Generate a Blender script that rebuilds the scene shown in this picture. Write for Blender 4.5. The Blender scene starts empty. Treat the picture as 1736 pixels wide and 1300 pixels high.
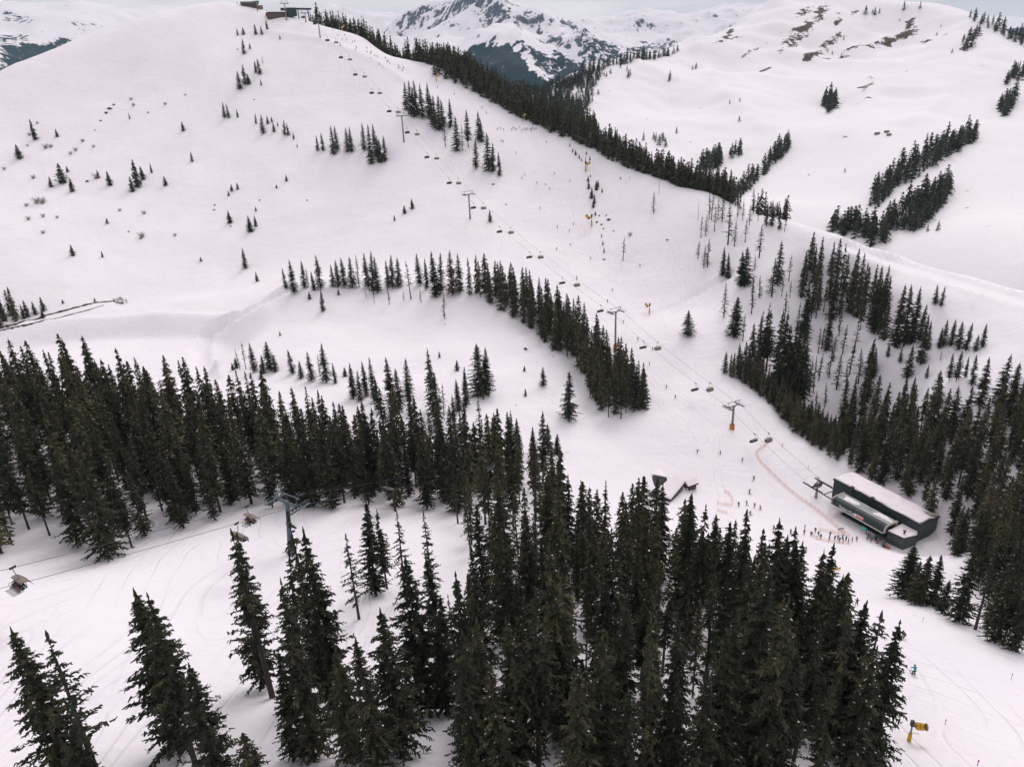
import bpy, math, random
import numpy as np
from mathutils import Vector, Matrix

scene = bpy.context.scene
COL = scene.collection
R = math.radians

# ------------------------------------------------------------------ camera
IW, IH, F = 1736.0, 1300.0, 1250.0
PITCH, ROLL = R(22.3), R(2.48)
fwd = np.array([0.0, math.cos(PITCH), -math.sin(PITCH)])
r0 = np.array([1.0, 0.0, 0.0])
d0 = -np.array([0.0, math.sin(PITCH), math.cos(PITCH)])
cam_r = r0 * math.cos(ROLL) + d0 * math.sin(ROLL)
cam_d = d0 * math.cos(ROLL) - r0 * math.sin(ROLL)
cd = bpy.data.cameras.new('drone_camera')
cam = bpy.data.objects.new('drone_camera', cd)
COL.objects.link(cam)
cd.sensor_width = 36.0
cd.sensor_fit = 'HORIZONTAL'
cd.lens = 36.0 * F / IW
cd.clip_start = 1.0
cd.clip_end = 120000.0
m = Matrix((( cam_r[0], -cam_d[0], -fwd[0], 0), (cam_r[1], -cam_d[1], -fwd[1], 0),
            (cam_r[2], -cam_d[2], -fwd[2], 0), (0, 0, 0, 1)))
cam.matrix_world = m
scene.camera = cam

# ------------------------------------------------------------------ sky, sun, exposure
SUN_EL, SUN_AZ = R(44), R(24)          # azimuth from +Y towards +X
world = bpy.data.worlds.new('World')
scene.world = world
world.use_nodes = True
wn = world.node_tree.nodes
wl = world.node_tree.links
wn.clear()
wo = wn.new('ShaderNodeOutputWorld')
bg = wn.new('ShaderNodeBackground')
bg.inputs['Strength'].default_value = 0.1
sky = wn.new('ShaderNodeTexSky')
sky.sky_type = 'NISHITA'
sky.sun_disc = False
sky.sun_elevation = SUN_EL
sky.sun_rotation = SUN_AZ
sky.altitude = 1700
sky.dust_density = 2.0
tc = wn.new('ShaderNodeTexCoord')
mp = wn.new('ShaderNodeMapping')
mp.inputs['Scale'].default_value = (1.6, 1.6, 9.0)
nz = wn.new('ShaderNodeTexNoise')
nz.inputs['Scale'].default_value = 2.2
nz.inputs['Detail'].default_value = 7
nz.inputs['Roughness'].default_value = 0.55
nz.inputs['Distortion'].default_value = 0.4
cr = wn.new('ShaderNodeValToRGB')
cr.color_ramp.elements[0].position = 0.30
cr.color_ramp.elements[0].color = (6.1, 5.7, 6.45, 1)
cr.color_ramp.elements[1].position = 0.68
cr.color_ramp.elements[1].color = (9.3, 8.75, 8.85, 1)
mx = wn.new('ShaderNodeMix')
mx.data_type = 'RGBA'
mx.inputs['Factor'].default_value = 0.96
wl.new(tc.outputs['Generated'], mp.inputs['Vector'])
wl.new(mp.outputs['Vector'], nz.inputs['Vector'])
wl.new(nz.outputs['Fac'], cr.inputs['Fac'])
wl.new(sky.outputs['Color'], mx.inputs['A'])
wl.new(cr.outputs['Color'], mx.inputs['B'])
wl.new(mx.outputs['Result'], bg.inputs['Color'])
wl.new(bg.outputs['Background'], wo.inputs['Surface'])

sl = bpy.data.lights.new('sun', 'SUN')
sl.energy = 1.4
sl.angle = R(32)
sl.color = (1.0, 0.945, 0.92)
sun = bpy.data.objects.new('sun', sl)
COL.objects.link(sun)
sdir = Vector((math.sin(SUN_AZ) * math.cos(SUN_EL), math.cos(SUN_AZ) * math.cos(SUN_EL), math.sin(SUN_EL)))
sun.rotation_euler = sdir.to_track_quat('Z', 'Y').to_euler()
sun.location = sdir * 400

scene.view_settings.view_transform = 'Standard'
scene.view_settings.look = 'None'
scene.view_settings.exposure = 0.09
scene.view_settings.gamma = 1.0
scene.view_settings.use_curve_mapping = False
scene.render.engine = 'CYCLES'
cy = scene.cycles
cy.use_denoising = True
cy.max_bounces = 4
cy.diffuse_bounces = 2
cy.glossy_bounces = 2
cy.transmission_bounces = 3
cy.volume_bounces = 0
cy.adaptive_threshold = 0.02
cy.transparent_max_bounces = 6

HAZE_DENSITY = 3.4e-5

# ------------------------------------------------------------------ helpers
def ray(x, y):
    v = fwd + cam_r * ((x - IW / 2) / F) + cam_d * ((y - IH / 2) / F)
    return v / np.linalg.norm(v)
def P(x, y, d):
    return ray(x, y) * d
def PZ(x, y, z):
    v = ray(x, y)
    return v * (z / v[2])
def proj(p):
    p = np.asarray(p, float)
    z = p @ fwd
    return IW / 2 + F * (p @ cam_r) / z, IH / 2 + F * (p @ cam_d) / z

def tag(o, label=None, cat=None, group=None, kind=None):
    if label: o['label'] = label
    if cat: o['category'] = cat
    if group: o['group'] = group
    if kind: o['kind'] = kind
    return o
def empty(name, loc=(0, 0, 0), rz=0.0):
    o = bpy.data.objects.new(name, None)
    o.empty_display_size = 0.5
    COL.objects.link(o)
    o.location = loc
    o.rotation_euler = (0, 0, rz)
    return o

class MB:
    """collects shapes and links them as one mesh object"""
    def __init__(s):
        s.v, s.f, s.m = [], [], []
    def add(s, vs, fs, mi=0):
        n = len(s.v)
        s.v += [tuple(map(float, p)) for p in vs]
        s.f += [tuple(i + n for i in f) for f in fs]
        s.m += [mi] * len(fs)
        return s
    def box(s, c, size, rz=0.0, mi=0, M=None):
        hx, hy, hz = size[0] / 2, size[1] / 2, size[2] / 2
        ca, sa = math.cos(rz), math.sin(rz)
        vs = []
        for z in (-hz, hz):
            for (x, y) in ((-hx, -hy), (hx, -hy), (hx, hy), (-hx, hy)):
                q = Vector((x * ca - y * sa, x * sa + y * ca, z))
                if M: q = M @ q
                vs.append((c[0] + q[0], c[1] + q[1], c[2] + q[2]))
        return s.add(vs, [(3, 2, 1, 0), (4, 5, 6, 7), (0, 1, 5, 4), (1, 2, 6, 5), (2, 3, 7, 6), (3, 0, 4, 7)], mi)
    def tube(s, p0, p1, ra, rb=None, n=6, mi=0, cap=True):
        rb = ra if rb is None else rb
        a, b = Vector(p0), Vector(p1)
        d = (b - a).normalized()
        u = d.orthogonal().normalized()
        w = d.cross(u)
        vs = []
        for (c, r) in ((a, ra), (b, rb)):
            for i in range(n):
                t = 2 * math.pi * i / n
                vs.append(c + u * (math.cos(t) * r) + w * (math.sin(t) * r))
        fs = [(i, (i + 1) % n, n + (i + 1) % n, n + i) for i in range(n)]
        if cap:
            fs += [tuple(range(n - 1, -1, -1)), tuple(range(n, 2 * n))]
        return s.add(vs, fs, mi)
    def path(s, pts, r, n=5, mi=0):
        for a, b in zip(pts[:-1], pts[1:]):
            s.tube(a, b, r, r, n, mi, True)
        return s
    def prism(s, poly, z0, z1, mi=0):
        n = len(poly)
        z0 = z0 if hasattr(z0, '__len__') else [z0] * n
        z1 = z1 if hasattr(z1, '__len__') else [z1] * n
        vs = [(p[0], p[1], z0[i]) for i, p in enumerate(poly)] + [(p[0], p[1], z1[i]) for i, p in enumerate(poly)]
        fs = [tuple(range(n - 1, -1, -1)), tuple(range(n, 2 * n))]
        fs += [(i, (i + 1) % n, n + (i + 1) % n, n + i) for i in range(n)]
        return s.add(vs, fs, mi)
    def mesh(s, name, mats):
        me = bpy.data.meshes.new(name)
        me.from_pydata(s.v, [], s.f)
        for mm in (mats if isinstance(mats, (list, tuple)) else [mats]):
            me.materials.append(mm)
        if any(s.m):
            me.polygons.foreach_set('material_index', s.m)
        me.update()
        return me
    def build(s, name, mats, parent=None, smooth=False):
        me = s.mesh(name, mats)
        if smooth:
            me.polygons.foreach_set('use_smooth', [True] * len(me.polygons))
        o = bpy.data.objects.new(name, me)
        COL.objects.link(o)
        if parent: o.parent = parent
        return o

def mesh_np(name, V, Fq, mats, smooth=True, mi=None):
    """fast mesh from numpy arrays (all faces with the same corner count)"""
    me = bpy.data.meshes.new(name)
    k = Fq.shape[1]
    me.vertices.add(len(V)); me.loops.add(Fq.size); me.polygons.add(len(Fq))
    me.vertices.foreach_set('co', np.ascontiguousarray(V, np.float32).ravel())
    me.loops.foreach_set('vertex_index', np.ascontiguousarray(Fq, np.int32).ravel())
    me.polygons.foreach_set('loop_start', np.arange(0, Fq.size, k, dtype=np.int32))
    me.polygons.foreach_set('loop_total', np.full(len(Fq), k, np.int32))
    for mm in mats: me.materials.append(mm)
    if mi is not None: me.polygons.foreach_set('material_index', np.asarray(mi, np.int32))
    me.polygons.foreach_set('use_smooth', np.full(len(Fq), smooth, bool))
    me.update(calc_edges=True)
    return me

# ------------------------------------------------------------------ materials
def mat(name, col, rough=0.7, metal=0.0, spec=0.3, noise=0.0, nscale=3.0, bump=0.0, bscale=8.0):
    mm = bpy.data.materials.new(name)
    mm.use_nodes = True
    nt = mm.node_tree
    b = nt.nodes['Principled BSDF']
    b.inputs['Base Color'].default_value = (*col, 1)
    b.inputs['Roughness'].default_value = rough
    b.inputs['Metallic'].default_value = metal
    b.inputs['Specular IOR Level'].default_value = spec
    if noise or bump:
        t = nt.nodes.new('ShaderNodeTexCoord')
    if noise:
        n = nt.nodes.new('ShaderNodeTexNoise'); n.inputs['Scale'].default_value = nscale; n.inputs['Detail'].default_value = 5
        r = nt.nodes.new('ShaderNodeValToRGB')
        r.color_ramp.elements[0].position = 0.3; r.color_ramp.elements[1].position = 0.7
        r.color_ramp.elements[0].color = (*[c * (1 - noise) for c in col], 1)
        r.color_ramp.elements[1].color = (*[min(1, c * (1 + noise)) for c in col], 1)
        nt.links.new(t.outputs['Object'], n.inputs['Vector']); nt.links.new(n.outputs['Fac'], r.inputs['Fac'])
        nt.links.new(r.outputs['Color'], b.inputs['Base Color'])
    if bump:
        n2 = nt.nodes.new('ShaderNodeTexNoise'); n2.inputs['Scale'].default_value = bscale; n2.inputs['Detail'].default_value = 6
        bp = nt.nodes.new('ShaderNodeBump'); bp.inputs['Strength'].default_value = bump; bp.inputs['Distance'].default_value = 0.2
        nt.links.new(t.outputs['Object'], n2.inputs['Vector']); nt.links.new(n2.outputs['Fac'], bp.inputs['Height'])
        nt.links.new(bp.outputs['Normal'], b.inputs['Normal'])
    return mm

SNOW = (0.875, 0.843, 0.872)
def snow_ground():
    mm = bpy.data.materials.new('piste_snow'); mm.use_nodes = True
    nt = mm.node_tree; N = nt.nodes; L = nt.links
    b = N['Principled BSDF']
    b.inputs['Roughness'].default_value = 0.85
    b.inputs['Specular IOR Level'].default_value = 0.12
    t = N.new('ShaderNodeTexCoord')
    # faint real colour differences (wind crust, worn piste)
    n = N.new('ShaderNodeTexNoise'); n.inputs['Scale'].default_value = 0.035; n.inputs['Detail'].default_value = 6
    r = N.new('ShaderNodeValToRGB')
    r.color_ramp.elements[0].position = 0.3; r.color_ramp.elements[0].color = (0.84, 0.805, 0.848, 1)
    r.color_ramp.elements[1].position = 0.72; r.color_ramp.elements[1].color = (0.895, 0.858, 0.885, 1)
    L.new(t.outputs['Object'], n.inputs['Vector']); L.new(n.outputs['Fac'], r.inputs['Fac'])
    wa = N.new('ShaderNodeAttribute'); wa.attribute_name = 'worn'
    wn_ = N.new('ShaderNodeTexNoise'); wn_.inputs['Scale'].default_value = 0.6; wn_.inputs['Detail'].default_value = 6
    L.new(t.outputs['Object'], wn_.inputs['Vector'])
    wm = N.new('ShaderNodeMath'); wm.operation = 'MULTIPLY'; wm.use_clamp = True; L.new(wa.outputs['Fac'], wm.inputs[0]); L.new(wn_.outputs['Fac'], wm.inputs[1])
    wx = N.new('ShaderNodeMix'); wx.data_type = 'RGBA'; wx.inputs['B'].default_value = (0.42, 0.36, 0.35, 1)
    L.new(wm.outputs[0], wx.inputs['Factor']); L.new(r.outputs['Color'], wx.inputs['A']); L.new(wx.outputs['Result'], b.inputs['Base Color'])
    # soft hummocks
    h1 = N.new('ShaderNodeTexNoise'); h1.inputs['Scale'].default_value = 0.16; h1.inputs['Detail'].default_value = 8; h1.inputs['Roughness'].default_value = 0.6
    L.new(t.outputs['Object'], h1.inputs['Vector'])
    # ski tracks: long flowing grooves (contour lines of a stretched field), present only in patches
    hs = []
    for k_, (ang, sx, sy, mul, seed) in enumerate(((38, 0.030, 0.010, 26.0, 1.0), (-30, 0.034, 0.009, 24.0, 9.0), (75, 0.026, 0.009, 22.0, 23.0))):
        mp_ = N.new('ShaderNodeMapping'); mp_.inputs['Rotation'].default_value = (0, 0, R(ang)); mp_.inputs['Location'].default_value = (seed, seed * 2, 0); mp_.inputs['Scale'].default_value = (sx, sy, 0)
        w = N.new('ShaderNodeTexNoise'); w.inputs['Scale'].default_value = 1.0; w.inputs['Detail'].default_value = 1.5
        L.new(t.outputs['Object'], mp_.inputs['Vector']); L.new(mp_.outputs['Vector'], w.inputs['Vector'])
        ml = N.new('ShaderNodeMath'); ml.operation = 'MULTIPLY'; L.new(w.outputs['Fac'], ml.inputs[0]); ml.inputs[1].default_value = mul
        pp = N.new('ShaderNodeMath'); pp.operation = 'PINGPONG'; L.new(ml.outputs[0], pp.inputs[0]); pp.inputs[1].default_value = 0.5
        rr = N.new('ShaderNodeValToRGB'); rr.color_ramp.elements[0].position = 0.0; rr.color_ramp.elements[0].color = (1, 1, 1, 1); rr.color_ramp.elements[1].position = 0.09; rr.color_ramp.elements[1].color = (0, 0, 0, 1)
        L.new(pp.outputs[0], rr.inputs['Fac'])
        pn_ = N.new('ShaderNodeTexNoise'); pn_.inputs['Scale'].default_value = 1.6; pn_.inputs['Detail'].default_value = 4
        L.new(mp_.outputs['Vector'], pn_.inputs['Vector'])
        pr = N.new('ShaderNodeValToRGB'); pr.color_ramp.elements[0].position = 0.44; pr.color_ramp.elements[1].position = 0.60
        L.new(pn_.outputs['Fac'], pr.inputs['Fac'])
        mm2 = N.new('ShaderNodeMath'); mm2.operation = 'MULTIPLY'; L.new(rr.outputs['Color'], mm2.inputs[0]); L.new(pr.outputs['Color'], mm2.inputs[1])
        hs.append(mm2)
    a1 = N.new('ShaderNodeMath'); a1.operation = 'ADD'; L.new(hs[0].outputs[0], a1.inputs[0]); L.new(hs[1].outputs[0], a1.inputs[1])
    a2 = N.new('ShaderNodeMath'); a2.operation = 'ADD'; L.new(a1.outputs[0], a2.inputs[0]); L.new(hs[2].outputs[0], a2.inputs[1])
    at = N.new('ShaderNodeAttribute'); at.attribute_name = 'tracks'
    mu = N.new('ShaderNodeMath'); mu.operation = 'MULTIPLY'; L.new(a2.outputs[0], mu.inputs[0]); L.new(at.outputs['Fac'], mu.inputs[1])
    ma = N.new('ShaderNodeMath'); ma.operation = 'MULTIPLY_ADD'; L.new(mu.outputs[0], ma.inputs[0]); ma.inputs[1].default_value = -0.32
    hh = N.new('ShaderNodeMath'); hh.operation = 'MULTIPLY'; L.new(h1.outputs['Fac'], hh.inputs[0]); hh.inputs[1].default_value = 1.1
    # bumps of the skied piste, and wind ribs on open slopes
    mg = N.new('ShaderNodeTexNoise'); mg.inputs['Scale'].default_value = 0.42; mg.inputs['Detail'].default_value = 5; mg.inputs['Roughness'].default_value = 0.65
    L.new(t.outputs['Object'], mg.inputs['Vector'])
    mg2 = N.new('ShaderNodeMath'); mg2.operation = 'MULTIPLY'; L.new(mg.outputs['Fac'], mg2.inputs[0]); L.new(at.outputs['Fac'], mg2.inputs[1])
    mg3 = N.new('ShaderNodeMath'); mg3.operation = 'MULTIPLY_ADD'; L.new(mg2.outputs[0], mg3.inputs[0]); mg3.inputs[1].default_value = 0.5; L.new(hh.outputs[0], mg3.inputs[2])
    wmp = N.new('ShaderNodeMapping'); wmp.inputs['Rotation'].default_value = (0, 0, R(-20)); wmp.inputs['Scale'].default_value = (0.06, 0.30, 0.1)
    wr = N.new('ShaderNodeTexNoise'); wr.inputs['Scale'].default_value = 1.0; wr.inputs['Detail'].default_value = 5; wr.inputs['Distortion'].default_value = 0.8
    L.new(t.outputs['Object'], wmp.inputs['Vector']); L.new(wmp.outputs['Vector'], wr.inputs['Vector'])
    mg4 = N.new('ShaderNodeMath'); mg4.operation = 'MULTIPLY_ADD'; L.new(wr.outputs['Fac'], mg4.inputs[0]); mg4.inputs[1].default_value = 0.55; L.new(mg3.outputs[0], mg4.inputs[2])
    L.new(mg4.outputs[0], ma.inputs[2])
    bp = N.new('ShaderNodeBump'); bp.inputs['Strength'].default_value = 0.55; bp.inputs['Distance'].default_value = 1.0
    L.new(ma.outputs[0], bp.inputs['Height']); L.new(bp.outputs['Normal'], b.inputs['Normal'])
    return mm

def mountain_mat(name, forest_col, rock_col, nsc, rsc=1.0):
    """snow with rock and forest cover where the surface carries them (attributes rock, forest)"""
    mm = bpy.data.materials.new(name); mm.use_nodes = True
    nt = mm.node_tree; N = nt.nodes; L = nt.links
    b = N['Principled BSDF']; b.inputs['Roughness'].default_value = 0.9; b.inputs['Specular IOR Level'].default_value = 0.1
    t = N.new('ShaderNodeTexCoord')
    def cover(attr, scale, detail, stretch, gain):
        a = N.new('ShaderNodeAttribute'); a.attribute_name = attr
        mp_ = N.new('ShaderNodeMapping'); mp_.inputs['Scale'].default_value = stretch
        n = N.new('ShaderNodeTexNoise'); n.inputs['Scale'].default_value = scale; n.inputs['Detail'].default_value = detail; n.inputs['Roughness'].default_value = 0.68
        L.new(t.outputs['Object'], mp_.inputs['Vector']); L.new(mp_.outputs['Vector'], n.inputs['Vector'])
        s = N.new('ShaderNodeMath'); s.operation = 'MULTIPLY_ADD'; L.new(n.outputs['Fac'], s.inputs[0]); s.inputs[1].default_value = 4.2; s.inputs[2].default_value = -2.85
        ad = N.new('ShaderNodeMath'); ad.operation = 'ADD'; L.new(s.outputs[0], ad.inputs[0]); L.new(a.outputs['Fac'], ad.inputs[1])
        g = N.new('ShaderNodeMath'); g.operation = 'MULTIPLY'; g.use_clamp = True; L.new(ad.outputs[0], g.inputs[0]); g.inputs[1].default_value = gain
        return g
    rk = cover('rock', nsc * rsc, 10, (1, 1, 0.5), 5.0)
    fo = cover('forest', nsc * 1.3 * rsc, 8, (1, 1, 0.6), 6.0)
    n = N.new('ShaderNodeTexNoise'); n.inputs['Scale'].default_value = nsc * 3; n.inputs['Detail'].default_value = 5
    L.new(t.outputs['Object'], n.inputs['Vector'])
    rr = N.new('ShaderNodeValToRGB')
    rr.color_ramp.elements[0].position = 0.35; rr.color_ramp.elements[0].color = (*[c * 0.6 for c in rock_col], 1)
    rr.color_ramp.elements[1].position = 0.65; rr.color_ramp.elements[1].color = (*[c * 1.5 for c in rock_col], 1)
    L.new(n.outputs['Fac'], rr.inputs['Fac'])
    m1 = N.new('ShaderNodeMix'); m1.data_type = 'RGBA'; m1.inputs['A'].default_value = (*SNOW, 1)
    L.new(rk.outputs[0], m1.inputs['Factor']); L.new(rr.outputs['Color'], m1.inputs['B'])
    m2 = N.new('ShaderNodeMix'); m2.data_type = 'RGBA'; m2.inputs['B'].default_value = (*forest_col, 1)
    L.new(fo.outputs[0], m2.inputs['Factor']); L.new(m1.outputs['Result'], m2.inputs['A'])
    L.new(m2.outputs['Result'], b.inputs['Base Color'])
    bn = N.new('ShaderNodeTexNoise'); bn.inputs['Scale'].default_value = nsc * 1.5; bn.inputs['Detail'].default_value = 9; bn.inputs['Roughness'].default_value = 0.6
    L.new(t.outputs['Object'], bn.inputs['Vector'])
    bp = N.new('ShaderNodeBump'); bp.inputs['Strength'].default_value = 0.5; bp.inputs['Distance'].default_value = 0.12 / nsc
    L.new(bn.outputs['Fac'], bp.inputs['Height']); L.new(bp.outputs['Normal'], b.inputs['Normal'])
    return mm

# ------------------------------------------------------------------ terrain
def perlin(x, y, seed=0):
    rng = np.random.RandomState(seed)
    g = rng.rand(256) * 2 * np.pi
    gx, gy = np.cos(g), np.sin(g)
    perm = rng.permutation(256)
    xi, yi = np.floor(x).astype(int), np.floor(y).astype(int)
    xf, yf = x - xi, y - yi
    def dot(ix, iy, dx, dy):
        h = perm[(perm[ix & 255] + iy) & 255]
        return gx[h] * dx + gy[h] * dy
    u = xf * xf * xf * (xf * (xf * 6 - 15) + 10)
    v = yf * yf * yf * (yf * (yf * 6 - 15) + 10)
    a = dot(xi, yi, xf, yf) * (1 - u) + dot(xi + 1, yi, xf - 1, yf) * u
    b = dot(xi, yi + 1, xf, yf - 1) * (1 - u) + dot(xi + 1, yi + 1, xf - 1, yf - 1) * u
    return (a * (1 - v) + b * v) * 1.5
def fbm(x, y, octs=5, seed=0, ridged=False, gain=0.5):
    s = np.zeros_like(x, dtype=float); a = 1.0
    for i in range(octs):
        n = perlin(x * 2 ** i, y * 2 ** i, seed + i)
        if ridged: n = 0.6 - np.abs(n) * 1.6
        s += n * a; a *= gain
    return s

def tps_fit(pts, lam):
    pts = np.asarray(pts, float)
    xy = pts[:, :2]; z = pts[:, 2]; n = len(z)
    d2 = ((xy[:, None] - xy[None]) ** 2).sum(-1)
    K = 0.5 * d2 * np.log(np.maximum(d2, 1e-12)) + lam * np.eye(n)
    A = np.zeros((n + 3, n + 3)); A[:n, :n] = K
    A[:n, n] = 1; A[:n, n + 1:] = xy; A[n, :n] = 1; A[n + 1:, :n] = xy.T
    w = np.linalg.solve(A, np.concatenate([z, np.zeros(3)]))
    return xy, w
def tps_eval(fit, x, y):
    xy, w = fit
    n = len(xy); out = np.full(x.shape, w[n]) + w[n + 1] * x + w[n + 2] * y
    for i in range(n):
        d2 = (x - xy[i, 0]) ** 2 + (y - xy[i, 1]) ** 2
        out += w[i] * 0.5 * d2 * np.log(np.maximum(d2, 1e-12))
    return out

class HF:
    def __init__(s, x0, x1, y0, y1, st):
        s.x0, s.y0, s.st = x0, y0, st
        s.xs = np.arange(x0, x1 + st / 2, st); s.ys = np.arange(y0, y1 + st / 2, st)
        s.X, s.Y = np.meshgrid(s.xs, s.ys)
        s.Z = np.zeros_like(s.X)
    def h(s, x, y):
        x = np.asarray(x, float); y = np.asarray(y, float)
        fx = np.clip((x - s.x0) / s.st, 0, len(s.xs) - 1.001); fy = np.clip((y - s.y0) / s.st, 0, len(s.ys) - 1.001)
        i = fx.astype(int); j = fy.astype(int); u = fx - i; v = fy - j
        Z = s.Z
        return (Z[j, i] * (1 - u) * (1 - v) + Z[j, i + 1] * u * (1 - v) + Z[j + 1, i] * (1 - u) * v + Z[j + 1, i + 1] * u * v)
    def hit(s, px, py, t0, t1, n=900):
        r_ = ray(px, py); t = np.linspace(t0, t1, n)
        q = r_[None] * t[:, None]
        below = q[:, 2] < s.h(q[:, 0], q[:, 1])
        k = int(np.argmax(below))
        if not below[k]: return None
        if k == 0: return q[0]
        a, b = t[k - 1], t[k]
        for _ in range(12):
            c = (a + b) / 2; p = r_ * c
            if p[2] < s.h(p[0], p[1]): b = c
            else: a = c
        p = r_ * b
        return np.array([p[0], p[1], float(s.h(p[0], p[1]))])
    def build(s, name, mats, attrs=None):
        ny, nx = s.X.shape
        V = np.stack([s.X.ravel(), s.Y.ravel(), s.Z.ravel()], 1)
        I = np.arange(ny * nx).reshape(ny, nx)
        Fq = np.stack([I[:-1, :-1].ravel(), I[:-1, 1:].ravel(), I[1:, 1:].ravel(), I[1:, :-1].ravel()], 1)
        me = mesh_np(name, V, Fq, mats)
        for k, a in (attrs or {}).items():
            at = me.attributes.new(k, 'FLOAT', 'POINT')
            at.data.foreach_set('value', np.ascontiguousarray(a, np.float32).ravel())
        o = bpy.data.objects.new(name, me); COL.objects.link(o)
        return o

# the straight plan line of the main chairlift: a vertical plane
LIFT0 = np.array([112.0, 233.0]); LIFTD = np.array([-0.54, 1.0]); LIFTD /= np.linalg.norm(LIFTD)
LIFTN = np.array([LIFTD[1], -LIFTD[0]])        # to the right of the line when looking uphill
def on_lift(x, y, off=0.0):
    v = ray(x, y)
    t = ((LIFT0 + LIFTN * off) @ LIFTN) / (v[0] * LIFTN[0] + v[1] * LIFTN[1])
    return v * t

PONDZ = -114.0
ctrl = [P(*a) for a in [
 # foreground hill
 (-150,1300,125),(0,1300,112),(110,1290,108),(330,1290,100),(430,1290,96),(650,1270,91),(850,1290,87),(1100,1290,89),(1300,1290,96),(1500,1290,109),(1736,1300,116),(1900,1300,128),
 (-100,1050,150),(0,1050,146),(0,950,184),(200,945,178),(493,940,168),(300,925,179),(430,1170,120),(200,1150,126),(605,1048,140),(690,1015,147),(650,905,174),(720,875,188),
 (800,1100,125),(900,1160,111),(870,1000,152),(1000,1100,126),(1000,950,182),(1000,850,242),(850,850,208),(1200,1100,132),(1200,950,208),(1250,900,258),(1400,1100,148),(1380,980,224),
 (1549,1137,142),(1542,1250,119),(1531,1080,160),(1450,1025,192),(1415,965,234),(1400,912,270),(1640,1150,146),(1736,1190,142),(1500,965,236),(1480,935,258),
 # left forest ground
 (100,900,195),(300,880,198),(450,860,198),(100,800,232),(300,800,228),(0,800,236),(100,700,284),(-80,700,288),(300,720,272),(450,760,256),(580,800,242),(700,820,230),(800,800,240),
 # hillside left bowl
 (300,500,478),(100,478,502),(450,470,478),(200,400,548),(200,300,618),(200,200,692),(200,130,745),(400,400,528),(400,300,592),(400,200,662),(400,100,738),(420,50,790),
 (0,400,560),(0,300,645),(0,200,722),(-80,300,655),(-80,450,545),(600,400,492),(600,300,560),(600,200,632),(500,130,705),(520,240,610),(300,330,585),(550,455,462),(700,440,452),(830,440,448),
 # knoll
 (480,490,405),(600,493,396),(720,497,390),(830,500,385),(880,540,370),(950,600,346),(985,660,324),(1040,712,301),(1092,700,306),
 (560,540,376),(700,560,362),(500,600,338),(400,575,392),(430,520,418),(600,640,316),(750,640,312),(870,640,317),(800,720,276),(900,720,285),(650,720,266),(1000,760,279),(1100,780,286),(420,640,330),(520,680,290),
 # piste
 (1130,838,272),(1200,800,290),(1150,640,352),(1150,560,386),(1200,500,432),(1000,400,492),(1100,400,484),(900,300,550),(1000,300,550),(1100,340,515),(1200,400,473),(1300,480,425),(1230,560,390),(900,400,488),(950,500,420),(800,250,582),(700,160,652),
 # edge of the gully right of the piste
 (1215,628,356),(1300,690,344),(1400,770,327),(1445,800,318),
 (1395,735,376),(1400,650,396),(1400,560,420),(1400,480,442),(1250,480,428),(1330,620,386),
 (1500,740,356),(1500,600,384),(1500,500,412),(1600,550,386),(1600,650,342),(1600,750,322),(1600,850,292),(1650,950,240),(1730,1060,206),(1736,800,292),(1736,650,345),(1850,900,255),
 (1510,962,238),(1600,1030,198),(1736,1105,168),(1590,925,282),(1700,1010,220),(1850,1150,160),(1850,600,360),
]]
for (x, y) in ((1395, 850), (1241, 725), (1043, 592), (797, 372), (685, 243), (543, 66), (500, 40)):
    ctrl.append(on_lift(x, y))
for (x, y, z) in ((250,560,PONDZ),(200,620,PONDZ),(345,548,PONDZ),(60,592,PONDZ),(150,572,PONDZ),(320,620,PONDZ),(0,620,PONDZ),(0,552,PONDZ+5),(100,530,PONDZ+5.5),(210,508,PONDZ+6),(300,505,PONDZ+7),(-100,575,PONDZ+4)):
    ctrl.append(PZ(x, y, z))
crest = [(-150,190,760),(0,122,790),(75,90,800),(150,58,808),(240,28,822),(320,8,832),(380,2,836),(430,12,832),(485,26,822),(545,42,806),(620,66,770),(700,103,726),(790,152,676),(890,207,622),(1000,256,575),(1100,297,540),(1200,326,512),(1340,377,475),(1420,404,460),(1500,432,446),(1600,458,434),(1736,492,420),(1900,540,405)]
for (x, y, d) in crest:
    ctrl.append(P(x, y, d))
    drop = (18, 75) if 560 < x < 1250 else (22, 90)
    for k, (dd, dz) in enumerate(((45, drop[0]), (140, drop[1]))):
        q = P(x, y, d + dd); q[2] = P(x, y, d)[2] - dz
        if 760 <= x <= 1100: continue
        ctrl.append(q)
# wooded spur behind the ridge
for (x, y, d) in ((740,122,765),(790,122,775),(890,180,728),(1000,236,665),(1080,280,618)):
    ctrl.append(P(x, y, d))
    q = P(x, y, d + 110); q[2] = P(x, y, d)[2] - 45; ctrl.append(q)
# surroundings out of frame
ctrl += [np.array(q, float) for q in ((0,0,-42),(-120,20,-55),(130,20,-72),(0,-80,-20),(-250,120,-90),(260,150,-120),(330,250,-150),(-420,300,-110),(-560,600,-40),(420,420,-140),(420,650,-260),(0,1000,-180),(-500,1050,-120),(300,900,-260))]

near = HF(-640, 480, 4, 1060, 2.2)
SC = 100.0
fit = tps_fit(np.array(ctrl) / np.array([SC, SC, 1.0]), 0.004)
near.Z = tps_eval(fit, near.X / SC, near.Y / SC)
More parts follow.
